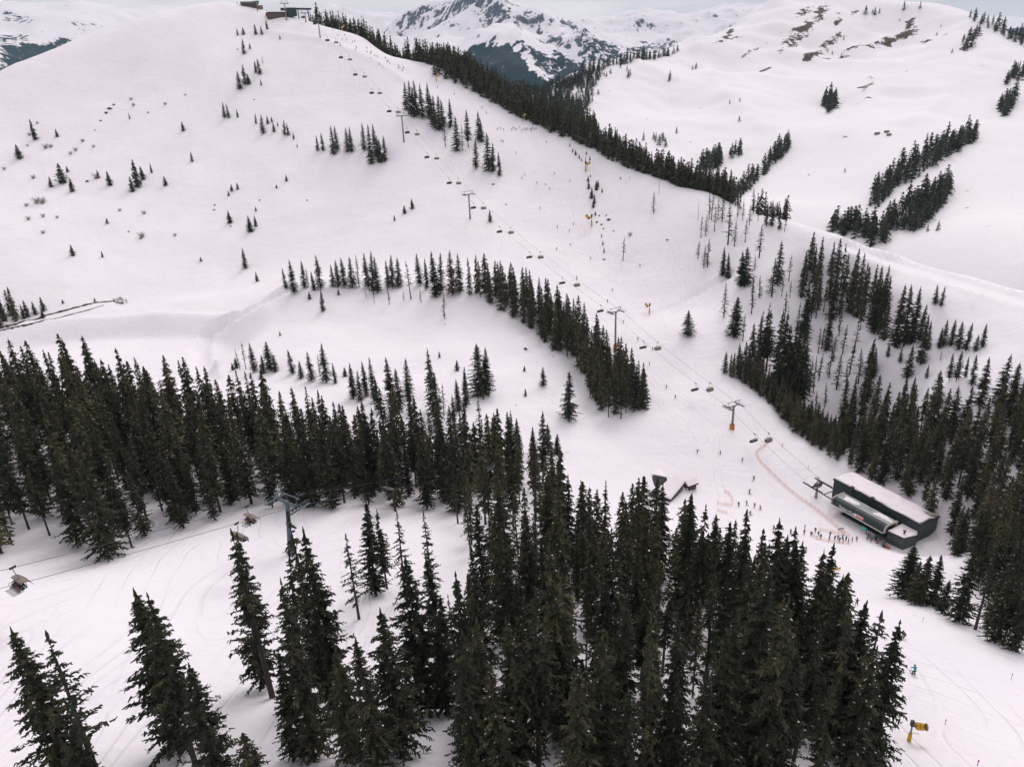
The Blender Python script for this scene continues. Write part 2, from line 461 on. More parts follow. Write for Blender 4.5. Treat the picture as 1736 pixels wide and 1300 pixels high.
# small natural relief: gentle swells everywhere, rougher drifts beside the knoll and in the gully
def gauss(px, py, d, rad):
    c = P(px, py, d)
    return np.exp(-((near.X - c[0]) ** 2 + (near.Y - c[1]) ** 2) / (2 * rad * rad))
def poly_mask(pts, X, Y):
    inside = np.zeros(X.shape, bool)
    n = len(pts)
    for i in range(n):
        x1, y1 = pts[i][0], pts[i][1]; x2, y2 = pts[(i + 1) % n][0], pts[(i + 1) % n][1]
        c = ((y1 > Y) != (y2 > Y)) & (X < (x2 - x1) * (Y - y1) / (y2 - y1 + 1e-12) + x1)
        inside ^= c
    return inside
def seg_dist(pts, X, Y):
    best = np.full(X.shape, 1e9)
    for a, b in zip(pts[:-1], pts[1:]):
        ax, ay = a[0], a[1]; dx, dy = b[0] - ax, b[1] - ay
        t = np.clip(((X - ax) * dx + (Y - ay) * dy) / (dx * dx + dy * dy + 1e-9), 0, 1)
        best = np.minimum(best, np.hypot(X - ax - t * dx, Y - ay - t * dy))
    return best
rough = 0.5 + 1.2 * (gauss(960, 640, 320, 28) + gauss(800, 690, 285, 30) + gauss(1450, 640, 380, 45))
near.Z += 1.5 * fbm(near.X / 90, near.Y / 90, 3, 3) + rough * 0.7 * fbm(near.X / 22, near.Y / 22, 4, 11)
# frozen reservoir: a flat basin with a bank
pond_c = PZ(185, 600, PONDZ)
pe = np.hypot((near.X - (pond_c[0] - 12)) / 78, (near.Y - (pond_c[1] + 4)) / 44)
w_ = 1 / (1 + np.exp((pe - 0.96) * 26))
near.Z = near.Z * (1 - w_) + (PONDZ - 6.0) * w_
near.Z += 1.8 * np.exp(-((pe - 1.14) / 0.06) ** 2)
# snow road along the left flank of the knoll, track crossing the piste, cat road under the ridge: cut benches
def bench(px_pts, half, drop, lip=0.5):
    pts = [near.hit(x, y, 60, 1000) for (x, y) in px_pts]
    pts = [p for p in pts if p is not None]
    dense = []
    for a, b in zip(pts[:-1], pts[1:]):
        k = max(2, int(np.hypot(*(b - a)[:2]) / 4))
        for i in range(k): dense.append(a + (b - a) * i / k)
    dense = np.array(dense)
    d = seg_dist(pts, near.X, near.Y)
    near_m = d < half * 3
    idx = np.argwhere(near_m)
    Zn = near.Z.copy()
    q = np.stack([near.X[near_m], near.Y[near_m]], 1)
    j = np.argmin(((q[:, None] - dense[None, :, :2]) ** 2).sum(-1), 1)
    dd = d[near_m]
    w = 1 / (1 + np.exp((dd - half) * 2.2))
    z = dense[j, 2] - drop
    Zn[near_m] = Zn[near_m] * (1 - w) + z * w + lip * np.exp(-((dd - half * 1.25) / 0.9) ** 2)
    near.Z = Zn
bench([(484, 492), (430, 520), (385, 548), (352, 568), (334, 590), (338, 618), (348, 645)], 4.6, 1.9, 1.0)
bench([(1098, 535), (1140, 520), (1180, 500), (1230, 470)], 3.2, 0.9, 0.6)
bench([(1430, 418), (1500, 442), (1600, 470), (1736, 510), (1800, 530)], 6.0, 1.0, 1.1)
bench([(1585, 1000), (1640, 960), (1690, 930)], 2.5, 0.3, 0.2)
# cornice along the shoulder below the summit
cn = [near.hit(x, y, 300, 1000) for (x, y) in ((452, 54), (500, 61), (545, 68), (600, 88), (650, 112), (690, 140))]
near.Z += 1.5 * np.exp(-(seg_dist(cn, near.X, near.Y) / 4.0) ** 2)
# level pad, snow heap and bank round the lift station
ST_U = np.array([0.44, -0.90]); ST_U /= np.linalg.norm(ST_U); ST_N = np.array([-ST_U[1], ST_U[0]])
ST_O = np.array([116.1, 234.1]); ST_Z = -146.4
def st_xy(u, n): return ST_O + ST_U * u + ST_N * n
c_ = st_xy(19, -1.5)
ru = (near.X - c_[0]) * ST_U[0] + (near.Y - c_[1]) * ST_U[1]; rn = (near.X - c_[0]) * ST_N[0] + (near.Y - c_[1]) * ST_N[1]
pd = np.hypot(ru / 25.0, rn / 13.0)
w_ = 1 / (1 + np.exp((pd - 1.0) * 6))
near.Z = near.Z * (1 - w_) + (ST_Z - 0.09 * np.clip(ru - 4, 0, 18)) * w_
hp = st_xy(37.5, 1.5)
near.Z += 2.3 * np.exp(-((near.X - hp[0]) ** 2 / 26 + (near.Y - hp[1]) ** 2 / 20))

tr = np.zeros_like(near.X)
for (x, y, d, r_) in ((1500, 1100, 160, 45), (1560, 1200, 125, 35), (1330, 880, 265, 40), (1150, 650, 350, 50), (1050, 480, 440, 60), (950, 350, 520, 70), (800, 230, 600, 70), (620, 90, 730, 70), (150, 1080, 140, 60), (350, 1000, 150, 50)):
    tr = np.maximum(tr, gauss(x, y, d, r_))
worn = np.exp(-(seg_dist([st_xy(9, -8.6), st_xy(30, -9.5)], near.X, near.Y) / 3.2) ** 2) * 0.8
worn = np.maximum(worn, 0.45 * np.exp(-(seg_dist([st_xy(24, -11), st_xy(20, -17)], near.X, near.Y) / 4.0) ** 2))
PISTE = snow_ground()
ground = near.build('ski_hill', [PISTE], {'tracks': np.clip(tr * 1.3, 0.12, 1), 'worn': worn})
tag(ground, kind='structure')

# ------------------------------------------------------------------ mountain across the valley
def stroke(mask, X, Y, hf, pts, wpx, val, t0, t1):
    """cover painted on the surface along a ridge or rib given by a few points"""
    q = [hf.hit(x, y, t0, t1, 1500) for (x, y) in pts]
    q = [p for p in q if p is not None]
    if len(q) < 2: return mask
    d = np.linalg.norm(q[0]); wid = wpx * d / F
    return np.maximum(mask, val * np.exp(-(seg_dist(q, X, Y) / wid) ** 2))
mid = HF(-420, 2300, 400, 3300, 11.0)
mc = [P(*a) for a in [(1480,440,760),(1300,342,900),(1736,476,640),(1600,445,720),(1480,400,810),(1350,345,950),(1200,285,1100),(1100,252,1160),(1000,222,1260),(900,190,1360),(1900,480,700),
 (1600,350,860),(1736,350,870),(1550,280,1020),(1500,226,1200),(1640,232,1160),(1736,200,1270),(1400,178,1500),(1250,172,1470),(1300,232,1260),(1150,182,1500),(1050,172,1510),(1000,152,1560),(920,168,1450),(1900,250,1150),
 (1300,92,1900),(1480,132,1620),(1600,122,1640),(1700,132,1540),(1400,62,2020),(1500,62,2020),(1200,110,1880),(1600,60,1950),(1900,150,1600),
 (868,156,1500),(960,126,1700),(1060,101,1900),(1150,83,2060),(1220,63,2160),(1265,28,2300),(1310,2,2400),(1370,-8,2420),(1420,-5,2400),(1460,10,2320),(1500,15,2260),(1560,12,2220),(1640,20,2120),(1700,38,1980),(1736,65,1880),(1900,120,1800),(800,190,1400)]]
for (x, y, d) in [(868,156,1500),(960,126,1700),(1060,101,1900),(1150,83,2060),(1265,28,2300),(1370,-8,2420),(1500,15,2260),(1640,20,2120),(1736,65,1880),(1900,120,1800)]:
    for dd, dz in ((110, 35), (420, 190)):
        q = P(x, y, d + dd); q[2] = P(x, y, d)[2] - dz; mc.append(q)
mc += [np.array(q, float) for q in ((-400, 1200, -420), (-400, 700, -420), (0, 600, -380), (300, 520, -330), (450, 420, -300), (700, 420, -260), (-300, 2500, -500), (900, 300, -300))]
fit2 = tps_fit(np.array(mc) / np.array([300.0, 300.0, 1.0]), 0.01)
mid.Z = np.maximum(tps_eval(fit2, mid.X / 300, mid.Y / 300), -530)
def tent(hf, px_pts, amp, wid, t0, t1):
    q = [hf.hit(x, y, t0, t1, 1500) for (x, y) in px_pts]; q = [p for p in q if p is not None]
    if len(q) > 1: hf.Z = hf.Z + amp * np.exp(-seg_dist(q, hf.X, hf.Y) / wid)
hgt = np.clip((mid.Y - 700) / 1200, 0, 1)
for pts in ([(1312,4),(1330,40),(1338,66),(1330,90)], [(1420,2),(1422,35),(1424,60),(1395,82),(1368,100)], [(1548,16),(1553,36),(1545,55),(1500,72),(1440,88)], [(1265,32),(1240,55),(1225,70)], [(1640,26),(1625,60),(1600,70)], [(1560,150),(1480,150),(1470,175),(1430,240)], [(1180,82),(1200,120),(1230,170),(1290,225)], [(1640,100),(1600,170),(1540,215)]):
    tent(mid, pts, 10, 26, 620, 3000)
mid.Z += 10 * fbm(mid.X / 300, mid.Y / 300, 4, 21) * (0.35 + hgt) + 9 * (0.12 + hgt ** 1.5) * (fbm(mid.X / 130 + 0.5 * mid.Y / 130, mid.Y / 420, 4, 31, True) - 0.5)
rock = np.zeros_like(mid.X)
for pts, wpx, val in [([(1335,72),(1360,50),(1385,30),(1398,12)], 11, 1.0), ([(1225,68),(1240,52)], 8, 0.95), ([(1370,97),(1400,78),(1424,60)], 7, 1.05), ([(1432,88),(1470,78),(1500,66)], 8, 1.0),
        ([(1500,72),(1530,60),(1552,50)], 9, 1.1), ([(1540,48),(1552,26)], 7, 0.95), ([(1600,62),(1615,54)], 7, 0.95), ([(1636,82),(1655,62)], 7, 0.9), ([(1290,122),(1305,114)], 5, 0.9), ([(1465,152),(1480,142),(1476,132)], 8, 0.95), ([(1462,172),(1472,165)], 6, 0.9),
        ([(1412,236),(1440,234)], 5, 0.85), ([(1255,100),(1290,80)], 5, 0.8), ([(1420,40),(1430,25)], 7, 0.9), ([(1180,20),(1230,20)], 4, 0.7), ([(1730,135),(1736,140)], 9, 1.0), ([(1320,90),(1340,80),(1352,66)], 6, 0.9), ([(1400,100),(1440,92)], 5, 0.85), ([(1560,70),(1590,66)], 5, 0.85), ([(1350,30),(1372,14)], 7, 0.9), ([(1215,72),(1232,66),(1250,62)], 6, 0.95), ([(1440,30),(1452,16)], 5, 0.85)]:
    rock = stroke(rock, mid.X, mid.Y, mid, pts, wpx * 1.35, val, 600, 3000)
MIDM = mountain_mat('valley_mountain_snow', (0.02, 0.03, 0.028), (0.10, 0.072, 0.06), 0.045)
o = mid.build('valley_mountain', [MIDM], {'rock': rock, 'forest': np.zeros_like(rock)})
tag(o, kind='structure')

# ------------------------------------------------------------------ far ranges
def far_range(name, box, st, pts, amp, seed, rock_cut, forest_polys, matr, lamb=0.02, wl=900.0, extra=(), rock_strokes=(), ridges=()):
    hf = HF(*box, st)
    cp = [P(*a) for a in pts] + [np.array(q, float) for q in extra]
    ft = tps_fit(np.array(cp) / np.array([1500.0, 1500.0, 1.0]), lamb)
    base = tps_eval(ft, hf.X / 1500, hf.Y / 1500)
    hf.Z = base + amp * (fbm(hf.X / wl, hf.Y / wl, 6, seed, True, 0.5) - 0.55)
    for (pts_, aa, ww) in ridges: tent(hf, pts_, aa, ww, 2500, 14000)
    if name == 'far_range': hf.Z -= 700 * np.clip((hf.X + 3300) / 1400, 0, 1)       # the range ends before the central peak
    hf.Z = np.where(hf.Z > 850, 850 + 60 * np.tanh((hf.Z - 850) / 200), np.maximum(hf.Z, -540))
    g0, g1 = np.gradient(hf.Z, hf.st)
    sl_ = np.hypot(g0, g1)
    rk = np.clip((sl_ - rock_cut) * 1.5, 0, 1.1) + 0.06
    fo = np.zeros_like(hf.X)
    V = np.stack([hf.X, hf.Y, hf.Z], -1)
    zc = V @ fwd
    px = IW / 2 + F * (V @ cam_r) / zc; py = IH / 2 + F * (V @ cam_d) / zc
    for poly, val in forest_polys:
        fo = np.where(poly_mask(poly, px, py), np.maximum(fo, val), fo)
    for (pts_, wpx, val) in rock_strokes:
        rk = stroke(rk, hf.X, hf.Y, hf, pts_, wpx, val, 2500, 14000)
    o = hf.build(name, [matr], {'rock': rk, 'forest': fo})
    tag(o, kind='structure')
    return hf
FARM = mountain_mat('far_mountain_snow', (0.006, 0.021, 0.029), (0.05, 0.056, 0.072), 0.008, 2.6)  # forest base colour tinted teal, part of the blue haze painted in
peak_pts = [(480,40,8600),(480,60,6500),(560,55,7000),(600,75,6000),(540,80,5000),(540,30,8600),(580,22,8600),(600,18,8500),(650,30,8200),(690,36,7900),(730,22,7500),(770,10,7200),(795,0,7050),(820,-9,6950),(845,-12,6900),(875,-4,6850),(895,14,6750),(912,8,6700),(930,8,6650),(950,28,6600),(965,42,6600),(1010,34,7600),(1060,32,8000),(1120,40,8200),(1160,26,8600),(1200,18,8800),(1260,20,8800),
 (640,60,7200),(700,62,6700),(760,64,6200),(800,50,6300),(850,40,6300),(890,52,6200),(940,78,5900),(1000,62,6700),(1050,75,6500),(1110,70,6900),(1180,60,7200),(990,106,5300),(1080,100,5600),(1130,95,5900),(930,112,5000),(900,80,5500),(865,68,5600),
 (780,96,4900),(810,82,4900),(840,74,5000),(870,84,4700),(900,120,4300),(860,150,3900),(800,135,4100),(930,150,4000),(1000,140,4300),(700,110,5000)]
peak_extra = []
for (x, y, d) in ((580,22,8600),(690,36,7900),(845,-12,6900),(930,8,6650),(1060,32,8000),(1200,18,8800)):
    q = P(x, y, d + 1500); q[2] = P(x, y, d)[2] - 700; peak_extra.append(q)
peak_extra += [(-900, 3000, -450), (600, 2900, -450), (1500, 3500, -450)]
fp = [([(775,98),(790,90),(812,72),(830,70),(845,78),(860,72),(885,95),(905,120),(925,140),(960,118),(975,110),(1000,125),(1000,175),(860,175),(800,135)], 1.45),
      ([(870,62),(900,78),(935,98),(960,100),(990,115),(985,130),(930,128),(905,105),(885,85)], 1.1), ([(930,78),(960,96),(1000,118),(985,118),(945,98)], 1.3), ([(985,70),(1000,62),(1050,80),(1060,95),(1020,112),(990,105)], 0.95), ([(1060,80),(1150,70),(1160,90),(1060,110)], 0.85)]
far_range('far_peak', (-2500, 4200, 2700, 10600), 30.0, peak_pts, 85, 5, 0.52, fp, FARM, 0.01, 800.0, peak_extra,
    [([(800,0),(780,20),(830,18),(850,5)], 9, 0.95), ([(895,20),(915,45),(935,62),(950,78)], 7, 1.0), ([(912,12),(945,30),(955,36)], 6, 0.9), ([(740,22),(770,12)], 5, 0.8), ([(880,36),(880,50)], 5, 0.8), ([(700,32),(740,24)], 4, 0.8), ([(950,60),(990,104)], 6, 0.95), ([(985,66),(1010,72),(1050,84)], 5, 0.9), ([(860,10),(870,40)], 5, 0.9), ([(1080,70),(1140,72)], 4, 0.8)],
    [([(700,32),(740,20),(780,4),(800,-2),(845,-11),(880,-2),(896,16)], 70, 200), ([(896,18),(915,45),(935,62),(950,80),(988,104)], 110, 170), ([(930,9),(950,30),(962,44)], 70, 130), ([(845,-6),(852,30),(862,60),(880,90)], 90, 170), ([(800,4),(790,30),(770,60)], 80, 170), ([(985,66),(1005,80),(1015,104)], 70, 150), ([(1040,72),(1055,90)], 60, 150), ([(822,74),(850,100),(880,150)], 60, 200), ([(885,88),(905,118),(920,150)], 60, 160)])
left_pts = [(-150,40,9500),(0,34,9500),(18,40,9600),(35,33,9600),(52,34,9600),(62,12,11000),(76,0,11200),(95,8,11000),(130,12,10800),(170,12,10500),(200,14,10000),(240,8,9800),(300,2,9600),(400,-10,9600),(520,10,9800),
  (0,60,6200),(40,58,6300),(75,48,6500),(110,38,6800),(150,24,7400),(200,20,7800),(260,18,7800),(0,90,4300),(40,92,4300),(80,80,4500),(115,68,4800),(0,118,3300),(30,112,3400),(60,100,3700),(100,84,4000),(-150,110,4200),(-150,160,3000),(160,60,5200),(0,140,2800),(150,110,3600)]
lx = []
for (x, y, d) in ((0,34,9500),(76,0,11200),(200,14,10000),(400,-10,9600)):
    q = P(x, y, d + 1500); q[2] = P(x, y, d)[2] - 600; lx.append(q)
lp = [([(0,98),(10,82),(40,85),(48,74),(70,72),(100,68),(122,66),(115,84),(80,98),(38,112),(0,130)], 1.5), ([(0,60),(14,58),(10,90),(0,100)], 1.05), ([(15,60),(45,60),(50,78),(20,84)], 0.8), ([(60,55),(80,52),(78,60),(62,60)], 0.6), ([(0,15),(60,30),(60,40),(0,40)], 0.7)]
far_range('far_range', (-9200, -1000, 2200, 13000), 60.0, left_pts, 90, 17, 0.52, lp, FARM, 0.02, 1300.0, lx)
# low valley floor reaching the horizon behind everything
vf = MB()
vf.add([(-11900, -1300, -520), (12900, -1300, -520), (12900, 17900, -520), (-11900, 17900, -520)], [(0, 1, 2, 3)])
tag(vf.build('valley_floor', mat('valley_snow', SNOW, 0.9, noise=0.05, nscale=0.001)), kind='structure')
# distant skyline ranges
def skyline(name, box, st, pts, amp, seed):
    far_range(name, box, st, pts, amp, seed, 0.5, [], FARM, 0.05, 2600.0, [(-10000, 17500, -300), (11000, 17500, -300), (-10000, 10600, -300), (11000, 10600, -300), (0, 10300, -400)])
skyline('horizon_range', (-11000, 12000, 10500, 17500), 150.0, [(-200,30,14500),(0,34,14000),(60,26,14000),(130,16,14000),(200,20,14000),(330,14,14000),(450,16,14000),(560,16,14000),(640,20,14000),(720,26,14000),(960,32,14000),(1040,28,14000),(1120,38,14000),(1180,20,14000),(1260,18,14000),(1400,30,14000),(1736,22,14000),(1900,20,14000),(0,70,11800),(600,60,11800),(1200,60,11800),(1736,60,11800)], 140, 41)
# ------------------------------------------------------------------ trees
rnd = random.Random(7)
def foliage_mat():
    mm = bpy.data.materials.new('spruce_needles'); mm.use_nodes = True
    nt = mm.node_tree; N = nt.nodes; L = nt.links
    b = N['Principled BSDF']; b.inputs['Roughness'].default_value = 0.8; b.inputs['Specular IOR Level'].default_value = 0.15
    oi = N.new('ShaderNodeObjectInfo')
    at = N.new('ShaderNodeAttribute'); at.attribute_name = 'tint'
    ad = N.new('ShaderNodeMath'); ad.operation = 'MULTIPLY_ADD'
    L.new(oi.outputs['Random'], ad.inputs[0]); ad.inputs[1].default_value = 0.35; L.new(at.outputs['Fac'], ad.inputs[2])
    r = N.new('ShaderNodeValToRGB')
    e = r.color_ramp.elements
    e[0].position = 0.05; e[0].color = (0.017, 0.023, 0.016, 1)
    e[1].position = 1.0; e[1].color = (0.112, 0.100, 0.055, 1)
    x = r.color_ramp.elements.new(0.55); x.color = (0.045, 0.050, 0.032, 1)
    L.new(ad.outputs[0], r.inputs['Fac']); L.new(r.outputs['Color'], b.inputs['Base Color'])
    return mm
NEEDLE = foliage_mat()
BARK = mat('spruce_bark', (0.055, 0.043, 0.038), 0.9, noise=0.4, nscale=2.0)
TWIG_SNOW = mat('branch_snow', (0.80, 0.77, 0.79), 0.9)

def spruce(seed, rad, base, whorls, per, sprays, size, droop=0.35, gap=0.0, snow=0.05, bend=0.0, top=0.975):
    """unit-height spruce: trunk mesh data and crown mesh data"""
    g = np.random.RandomState(seed)
    Q, tint, smi = [], [], []
    lean = g.uniform(-1, 1, 2) * bend
    def axis(z): return np.array([lean[0] * z * z, lean[1] * z * z, z])
    # leader
    for k in range(5 if top > 0.95 else 0):
        a = g.rand() * 6.28; w = size * 0.35
        p = axis(0.955 + 0.01 * k); u = np.array([math.cos(a), math.sin(a), 0]) * w; v = np.array([0, 0, 0.03])
        Q.append([p - u * 0.6, p + u * 0.6, p + u * 0.1 + v, p - u * 0.1 + v]); tint.append(0.3); smi.append(0)
    holes = [(g.rand() * 6.28, base + g.rand() * (0.9 - base), 0.5 + g.rand() * 0.7) for _ in range(int(gap * 10))]
    for i in range(whorls):
        t = (i + 0.5) / whorls                               # 0 top .. 1 bottom
        z0 = top - t * (top - base)
        rr = rad * (min(1.0, (t * 1.18 + 0.02 + (0.975 - top))) ** 0.72) * (1.0 if t < 0.86 else 1.0 - (t - 0.86) * 1.6)
        off = g.rand() * 6.28
        for j in range(per):
            a = off + 6.283 * j / per + g.uniform(-0.45, 0.45)
            if any(abs((a - h[0] + 3.14) % 6.28 - 3.14) < h[2] and abs(z0 - h[1]) < 0.07 for h in holes): continue
            if g.rand() < gap * 0.55: continue
            Lb = rr * g.uniform(0.55, 1.3)
            z = z0 + g.uniform(-0.5, 0.5) * (0.975 - base) / whorls
            dr = droop * (0.25 + t) * g.uniform(0.7, 1.3)
            d = np.array([math.cos(a), math.sin(a), 0.0]); sd = np.array([-d[1], d[0], 0.0])
            bt = g.normal(0.28, 0.16) + (0.16 if g.rand() < 0.12 else 0)
            sn = 1.0 if g.rand() < 0.6 else 0.25
            for k in range(sprays):
                f = 0.12 + 0.88 * (k + g.rand()) / sprays
                p = axis(z) + d * (Lb * f) + np.array([0, 0, -dr * Lb * f + 0.28 * dr * Lb * f * f * (1 if t > .25 else -2.5)])
                s = size * (1.15 - 0.55 * f) * g.uniform(0.7, 1.3) * (0.55 + 0.6 * min(1, t * 1.8))
                dirv = d * g.uniform(0.1, 0.9) + sd * g.uniform(-1.0, 1.0) + np.array([0, 0, g.uniform(-1.1, 0.1)])
                dirv /= np.linalg.norm(dirv)
                wv = np.cross(dirv, g.normal(size=3)); wv /= np.linalg.norm(wv) + 1e-9
                ln, wd = s, s * g.uniform(0.22, 0.42)
                p0 = p - dirv * ln * 0.35; p1 = p + dirv * ln * 0.65
                Q.append([p0 - wv * wd * 0.5, p0 + wv * wd * 0.5, p1 + wv * wd * 0.28, p1 - wv * wd * 0.28])
                tint.append(bt + g.normal(0, 0.08)); smi.append(0)
                if f > 0.3 and g.rand() < snow * sn * 0.13:
                    fl = d * ln * 0.20; up = np.array([0, 0, size * 0.12]); w2 = sd * wd * 0.5
                    Q.append([p - fl - w2 + up, p - fl + w2 + up, p + fl + w2 * 0.6 + up * 0.7, p + fl - w2 * 0.6 + up * 0.7]); tint.append(0); smi.append(1)
    Q = np.array(Q)
    tv, tf = [], []
    zs = [-0.06, 0.0, 0.2, 0.5, 0.8, 0.985] if top > 0.95 else [-0.06, 0.0, 0.2, 0.45, 0.65, top + 0.06]; rs = [0.0125, 0.0115, 0.0095, 0.0065, 0.0032, 0.0006]
    n = 5
    for z, r_ in zip(zs, rs):
        c = axis(max(z, 0)) if z > 0 else np.array([0, 0, z])
        for k in range(n):
            tv.append(c + np.array([math.cos(6.283 * k / n) * r_, math.sin(6.283 * k / n) * r_, 0]))
    for i in range(len(zs) - 1):
        for k in range(n):
            tf.append((i * n + k, i * n + (k + 1) % n, (i + 1) * n + (k + 1) % n, (i + 1) * n + k))
    return dict(Q=Q, tint=np.clip(np.array(tint), 0, 1), smi=np.array(smi), tv=np.array(tv), tf=np.array(tf))

def crown_mesh(d):
    V = d['Q'].reshape(-1, 3); Fq = np.arange(len(V)).reshape(-1, 4)
    me = mesh_np('crown', V, Fq, [NEEDLE, TWIG_SNOW], False, d['smi'])
    at = me.attributes.new('tint', 'FLOAT', 'FACE'); at.data.foreach_set('value', d['tint'].astype(np.float32))
    return me
def trunk_mesh(d):
    return mesh_np('trunk', d['tv'], d['tf'], [BARK], True)
KINDS = {
 'full':   [dict(rad=0.118, base=0.05, whorls=32, per=7, sprays=20, size=0.0295, snow=0.05, gap=0.08), dict(rad=0.13, base=0.07, whorls=29, per=7, sprays=20, size=0.0312, snow=0.08, gap=0.14), dict(rad=0.108, base=0.06, whorls=33, per=7, sprays=20, size=0.0287, snow=0.03, gap=0.14, bend=0.02), dict(rad=0.14, base=0.04, whorls=27, per=8, sprays=20, size=0.0320, snow=0.06, gap=0.18), dict(rad=0.115, base=0.09, whorls=29, per=7, sprays=20, size=0.0303, snow=0.1, gap=0.22, bend=0.025)],
 'high':   [dict(rad=0.105, base=0.26, whorls=25, per=7, sprays=17, size=0.0295, snow=0.08, gap=0.16), dict(rad=0.1, base=0.34, whorls=22, per=6, sprays=17, size=0.0287, snow=0.06, gap=0.22, bend=0.02), dict(rad=0.112, base=0.2, whorls=25, per=7, sprays=17, size=0.0303, snow=0.12, gap=0.18)],
 'sparse': [dict(rad=0.095, base=0.12, whorls=23, per=5, sprays=12, size=0.0295, snow=0.05, gap=0.42), dict(rad=0.085, base=0.2, whorls=21, per=5, sprays=12, size=0.0279, snow=0.03, gap=0.5, bend=0.025), dict(rad=0.078, base=0.36, whorls=19, per=5, sprays=8, size=0.0279, snow=0.0, gap=0.5)],
 'snowy':  [dict(rad=0.12, base=0.06, whorls=28, per=7, sprays=17, size=0.0312, snow=0.3, gap=0.14), dict(rad=0.11, base=0.12, whorls=26, per=7, sprays=17, size=0.0303, snow=0.42, gap=0.18)],
 'broken': [dict(rad=0.10, base=0.1, whorls=22, per=6, sprays=13, size=0.03, snow=0.05, gap=0.45, bend=0.06, top=0.78), dict(rad=0.12, base=0.06, whorls=24, per=7, sprays=15, size=0.031, snow=0.05, gap=0.2, bend=0.04, top=0.86)],
 'young':  [dict(rad=0.21, base=0.02, whorls=16, per=7, sprays=8, size=0.085, snow=0.03), dict(rad=0.18, base=0.02, whorls=17, per=6, sprays=8, size=0.08, snow=0.02, gap=0.08), dict(rad=0.24, base=0.02, whorls=14, per=7, sprays=8, size=0.095, snow=0.04)],
}
PROTO = {}
sd_ = 100
for k, lst in KINDS.items():
    PROTO[k] = []
    for kw in lst:
        sd_ += 1
        d = spruce(sd_, **kw)
        PROTO[k].append((crown_mesh(d), trunk_mesh(d)))
LOWP = {'full': [spruce(300 + i, 0.13, 0.04, 18, 6, 5, 0.070, snow=0.04 * (i % 3), gap=0.08) for i in range(6)],
        'high': [spruce(320 + i, 0.112, 0.25, 15, 6, 5, 0.066, snow=0.04 * i, gap=0.14) for i in range(3)],
        'sparse': [spruce(340 + i, 0.09, 0.2, 14, 5, 4, 0.060, gap=0.35) for i in range(2)],
        'broken': [spruce(350 + i, 0.11, 0.1, 14, 5, 5, 0.066, gap=0.3, bend=0.05, top=0.8) for i in range(2)],
        'snowy': [spruce(360 + i, 0.13, 0.05, 17, 6, 5, 0.070, snow=0.3, gap=0.1) for i in range(2)]}
FARP = {'full': [spruce(400 + i, 0.14, 0.03, 9, 5, 2, 0.15, gap=0.04) for i in range(5)], 'high': [spruce(420 + i, 0.115, 0.2, 8, 5, 2, 0.14, gap=0.08) for i in range(2)]}

def tree_height(base, hpx):
    h = hpx * np.dot(base, fwd) / F
    for _ in range(3):
        y0 = proj(base)[1]; y1 = proj(base + np.array([0, 0, h]))[1]
        h *= hpx / max(1.0, y0 - y1)
    return h
ORD = 'first second third fourth fifth sixth seventh eighth ninth tenth eleventh twelfth thirteenth fourteenth fifteenth sixteenth seventeenth eighteenth nineteenth twentieth'.split()
TENS = {20: 'twenty', 30: 'thirty', 40: 'forty', 50: 'fifty', 60: 'sixty', 70: 'seventy', 80: 'eighty', 90: 'ninety'}
def ordinal(n):
    if n <= 20: return ORD[n - 1]
    t, u = n // 10 * 10, n % 10
    if u == 0: return TENS[t][:-1] + 'ieth'
    return TENS[t] + '-' + ORD[u - 1]

def plant(base, h, kind, wide=1.0, name='spruce_tree', label=None, group=None, cat='spruce', rz=None):
    cm, tm = rnd.choice(PROTO[kind])
    o = empty(name, (float(base[0]), float(base[1]), float(base[2]) - 0.15), rnd.random() * 6.28 if rz is None else rz)
    o.rotation_euler[0] = rnd.gauss(0, 0.02); o.rotation_euler[1] = rnd.gauss(0, 0.02)
    w = h * wide * rnd.uniform(0.88, 1.12)
    o.scale = (w, w, h)
    for nm, me in (('trunk', tm), ('crown', cm)):
        c = bpy.data.objects.new(nm, me); COL.objects.link(c); c.parent = o
    tag(o, label, cat, group)
    return o

STUFF = []                # (base, h, kind, wide) joined into the woods
def bulk(items, name, label, cat='forest', protos=None):
    protos = protos or LOWP
    Vs, Fs, Ms, Ts, n = [], [], [], [], 0
    for (base, h, kind, wide) in items:
        d = rnd.choice(protos[kind]); a = rnd.random() * 6.28; ca, sa = math.cos(a), math.sin(a)
        w = h * wide * rnd.uniform(0.85, 1.15)
        q = np.concatenate([d['Q'].reshape(-1, 3), d['tv']])
        f = np.concatenate([np.arange(len(d['Q']) * 4).reshape(-1, 4), d['tf'] + len(d['Q']) * 4])
        X = (q[:, 0] * ca - q[:, 1] * sa) * w + base[0]; Y = (q[:, 0] * sa + q[:, 1] * ca) * w + base[1]; Z = q[:, 2] * h + base[2] - 0.15
        Vs.append(np.stack([X, Y, Z], 1)); Fs.append(f + n); n += len(q)
        Ms.append(np.concatenate([d['smi'], np.full(len(d['tf']), 2)]))
        Ts.append(np.concatenate([d['tint'] + rnd.uniform(-0.08, 0.25), np.zeros(len(d['tf']))]))
    me = mesh_np(name, np.concatenate(Vs), np.concatenate(Fs), [NEEDLE, TWIG_SNOW, BARK], False, np.concatenate(Ms))
    at = me.attributes.new('tint', 'FLOAT', 'FACE'); at.data.foreach_set('value', np.clip(np.concatenate(Ts), 0, 1).astype(np.float32))
    o = bpy.data.objects.new(name, me); COL.objects.link(o)
    tag(o, label, cat, kind='stuff')
    return o

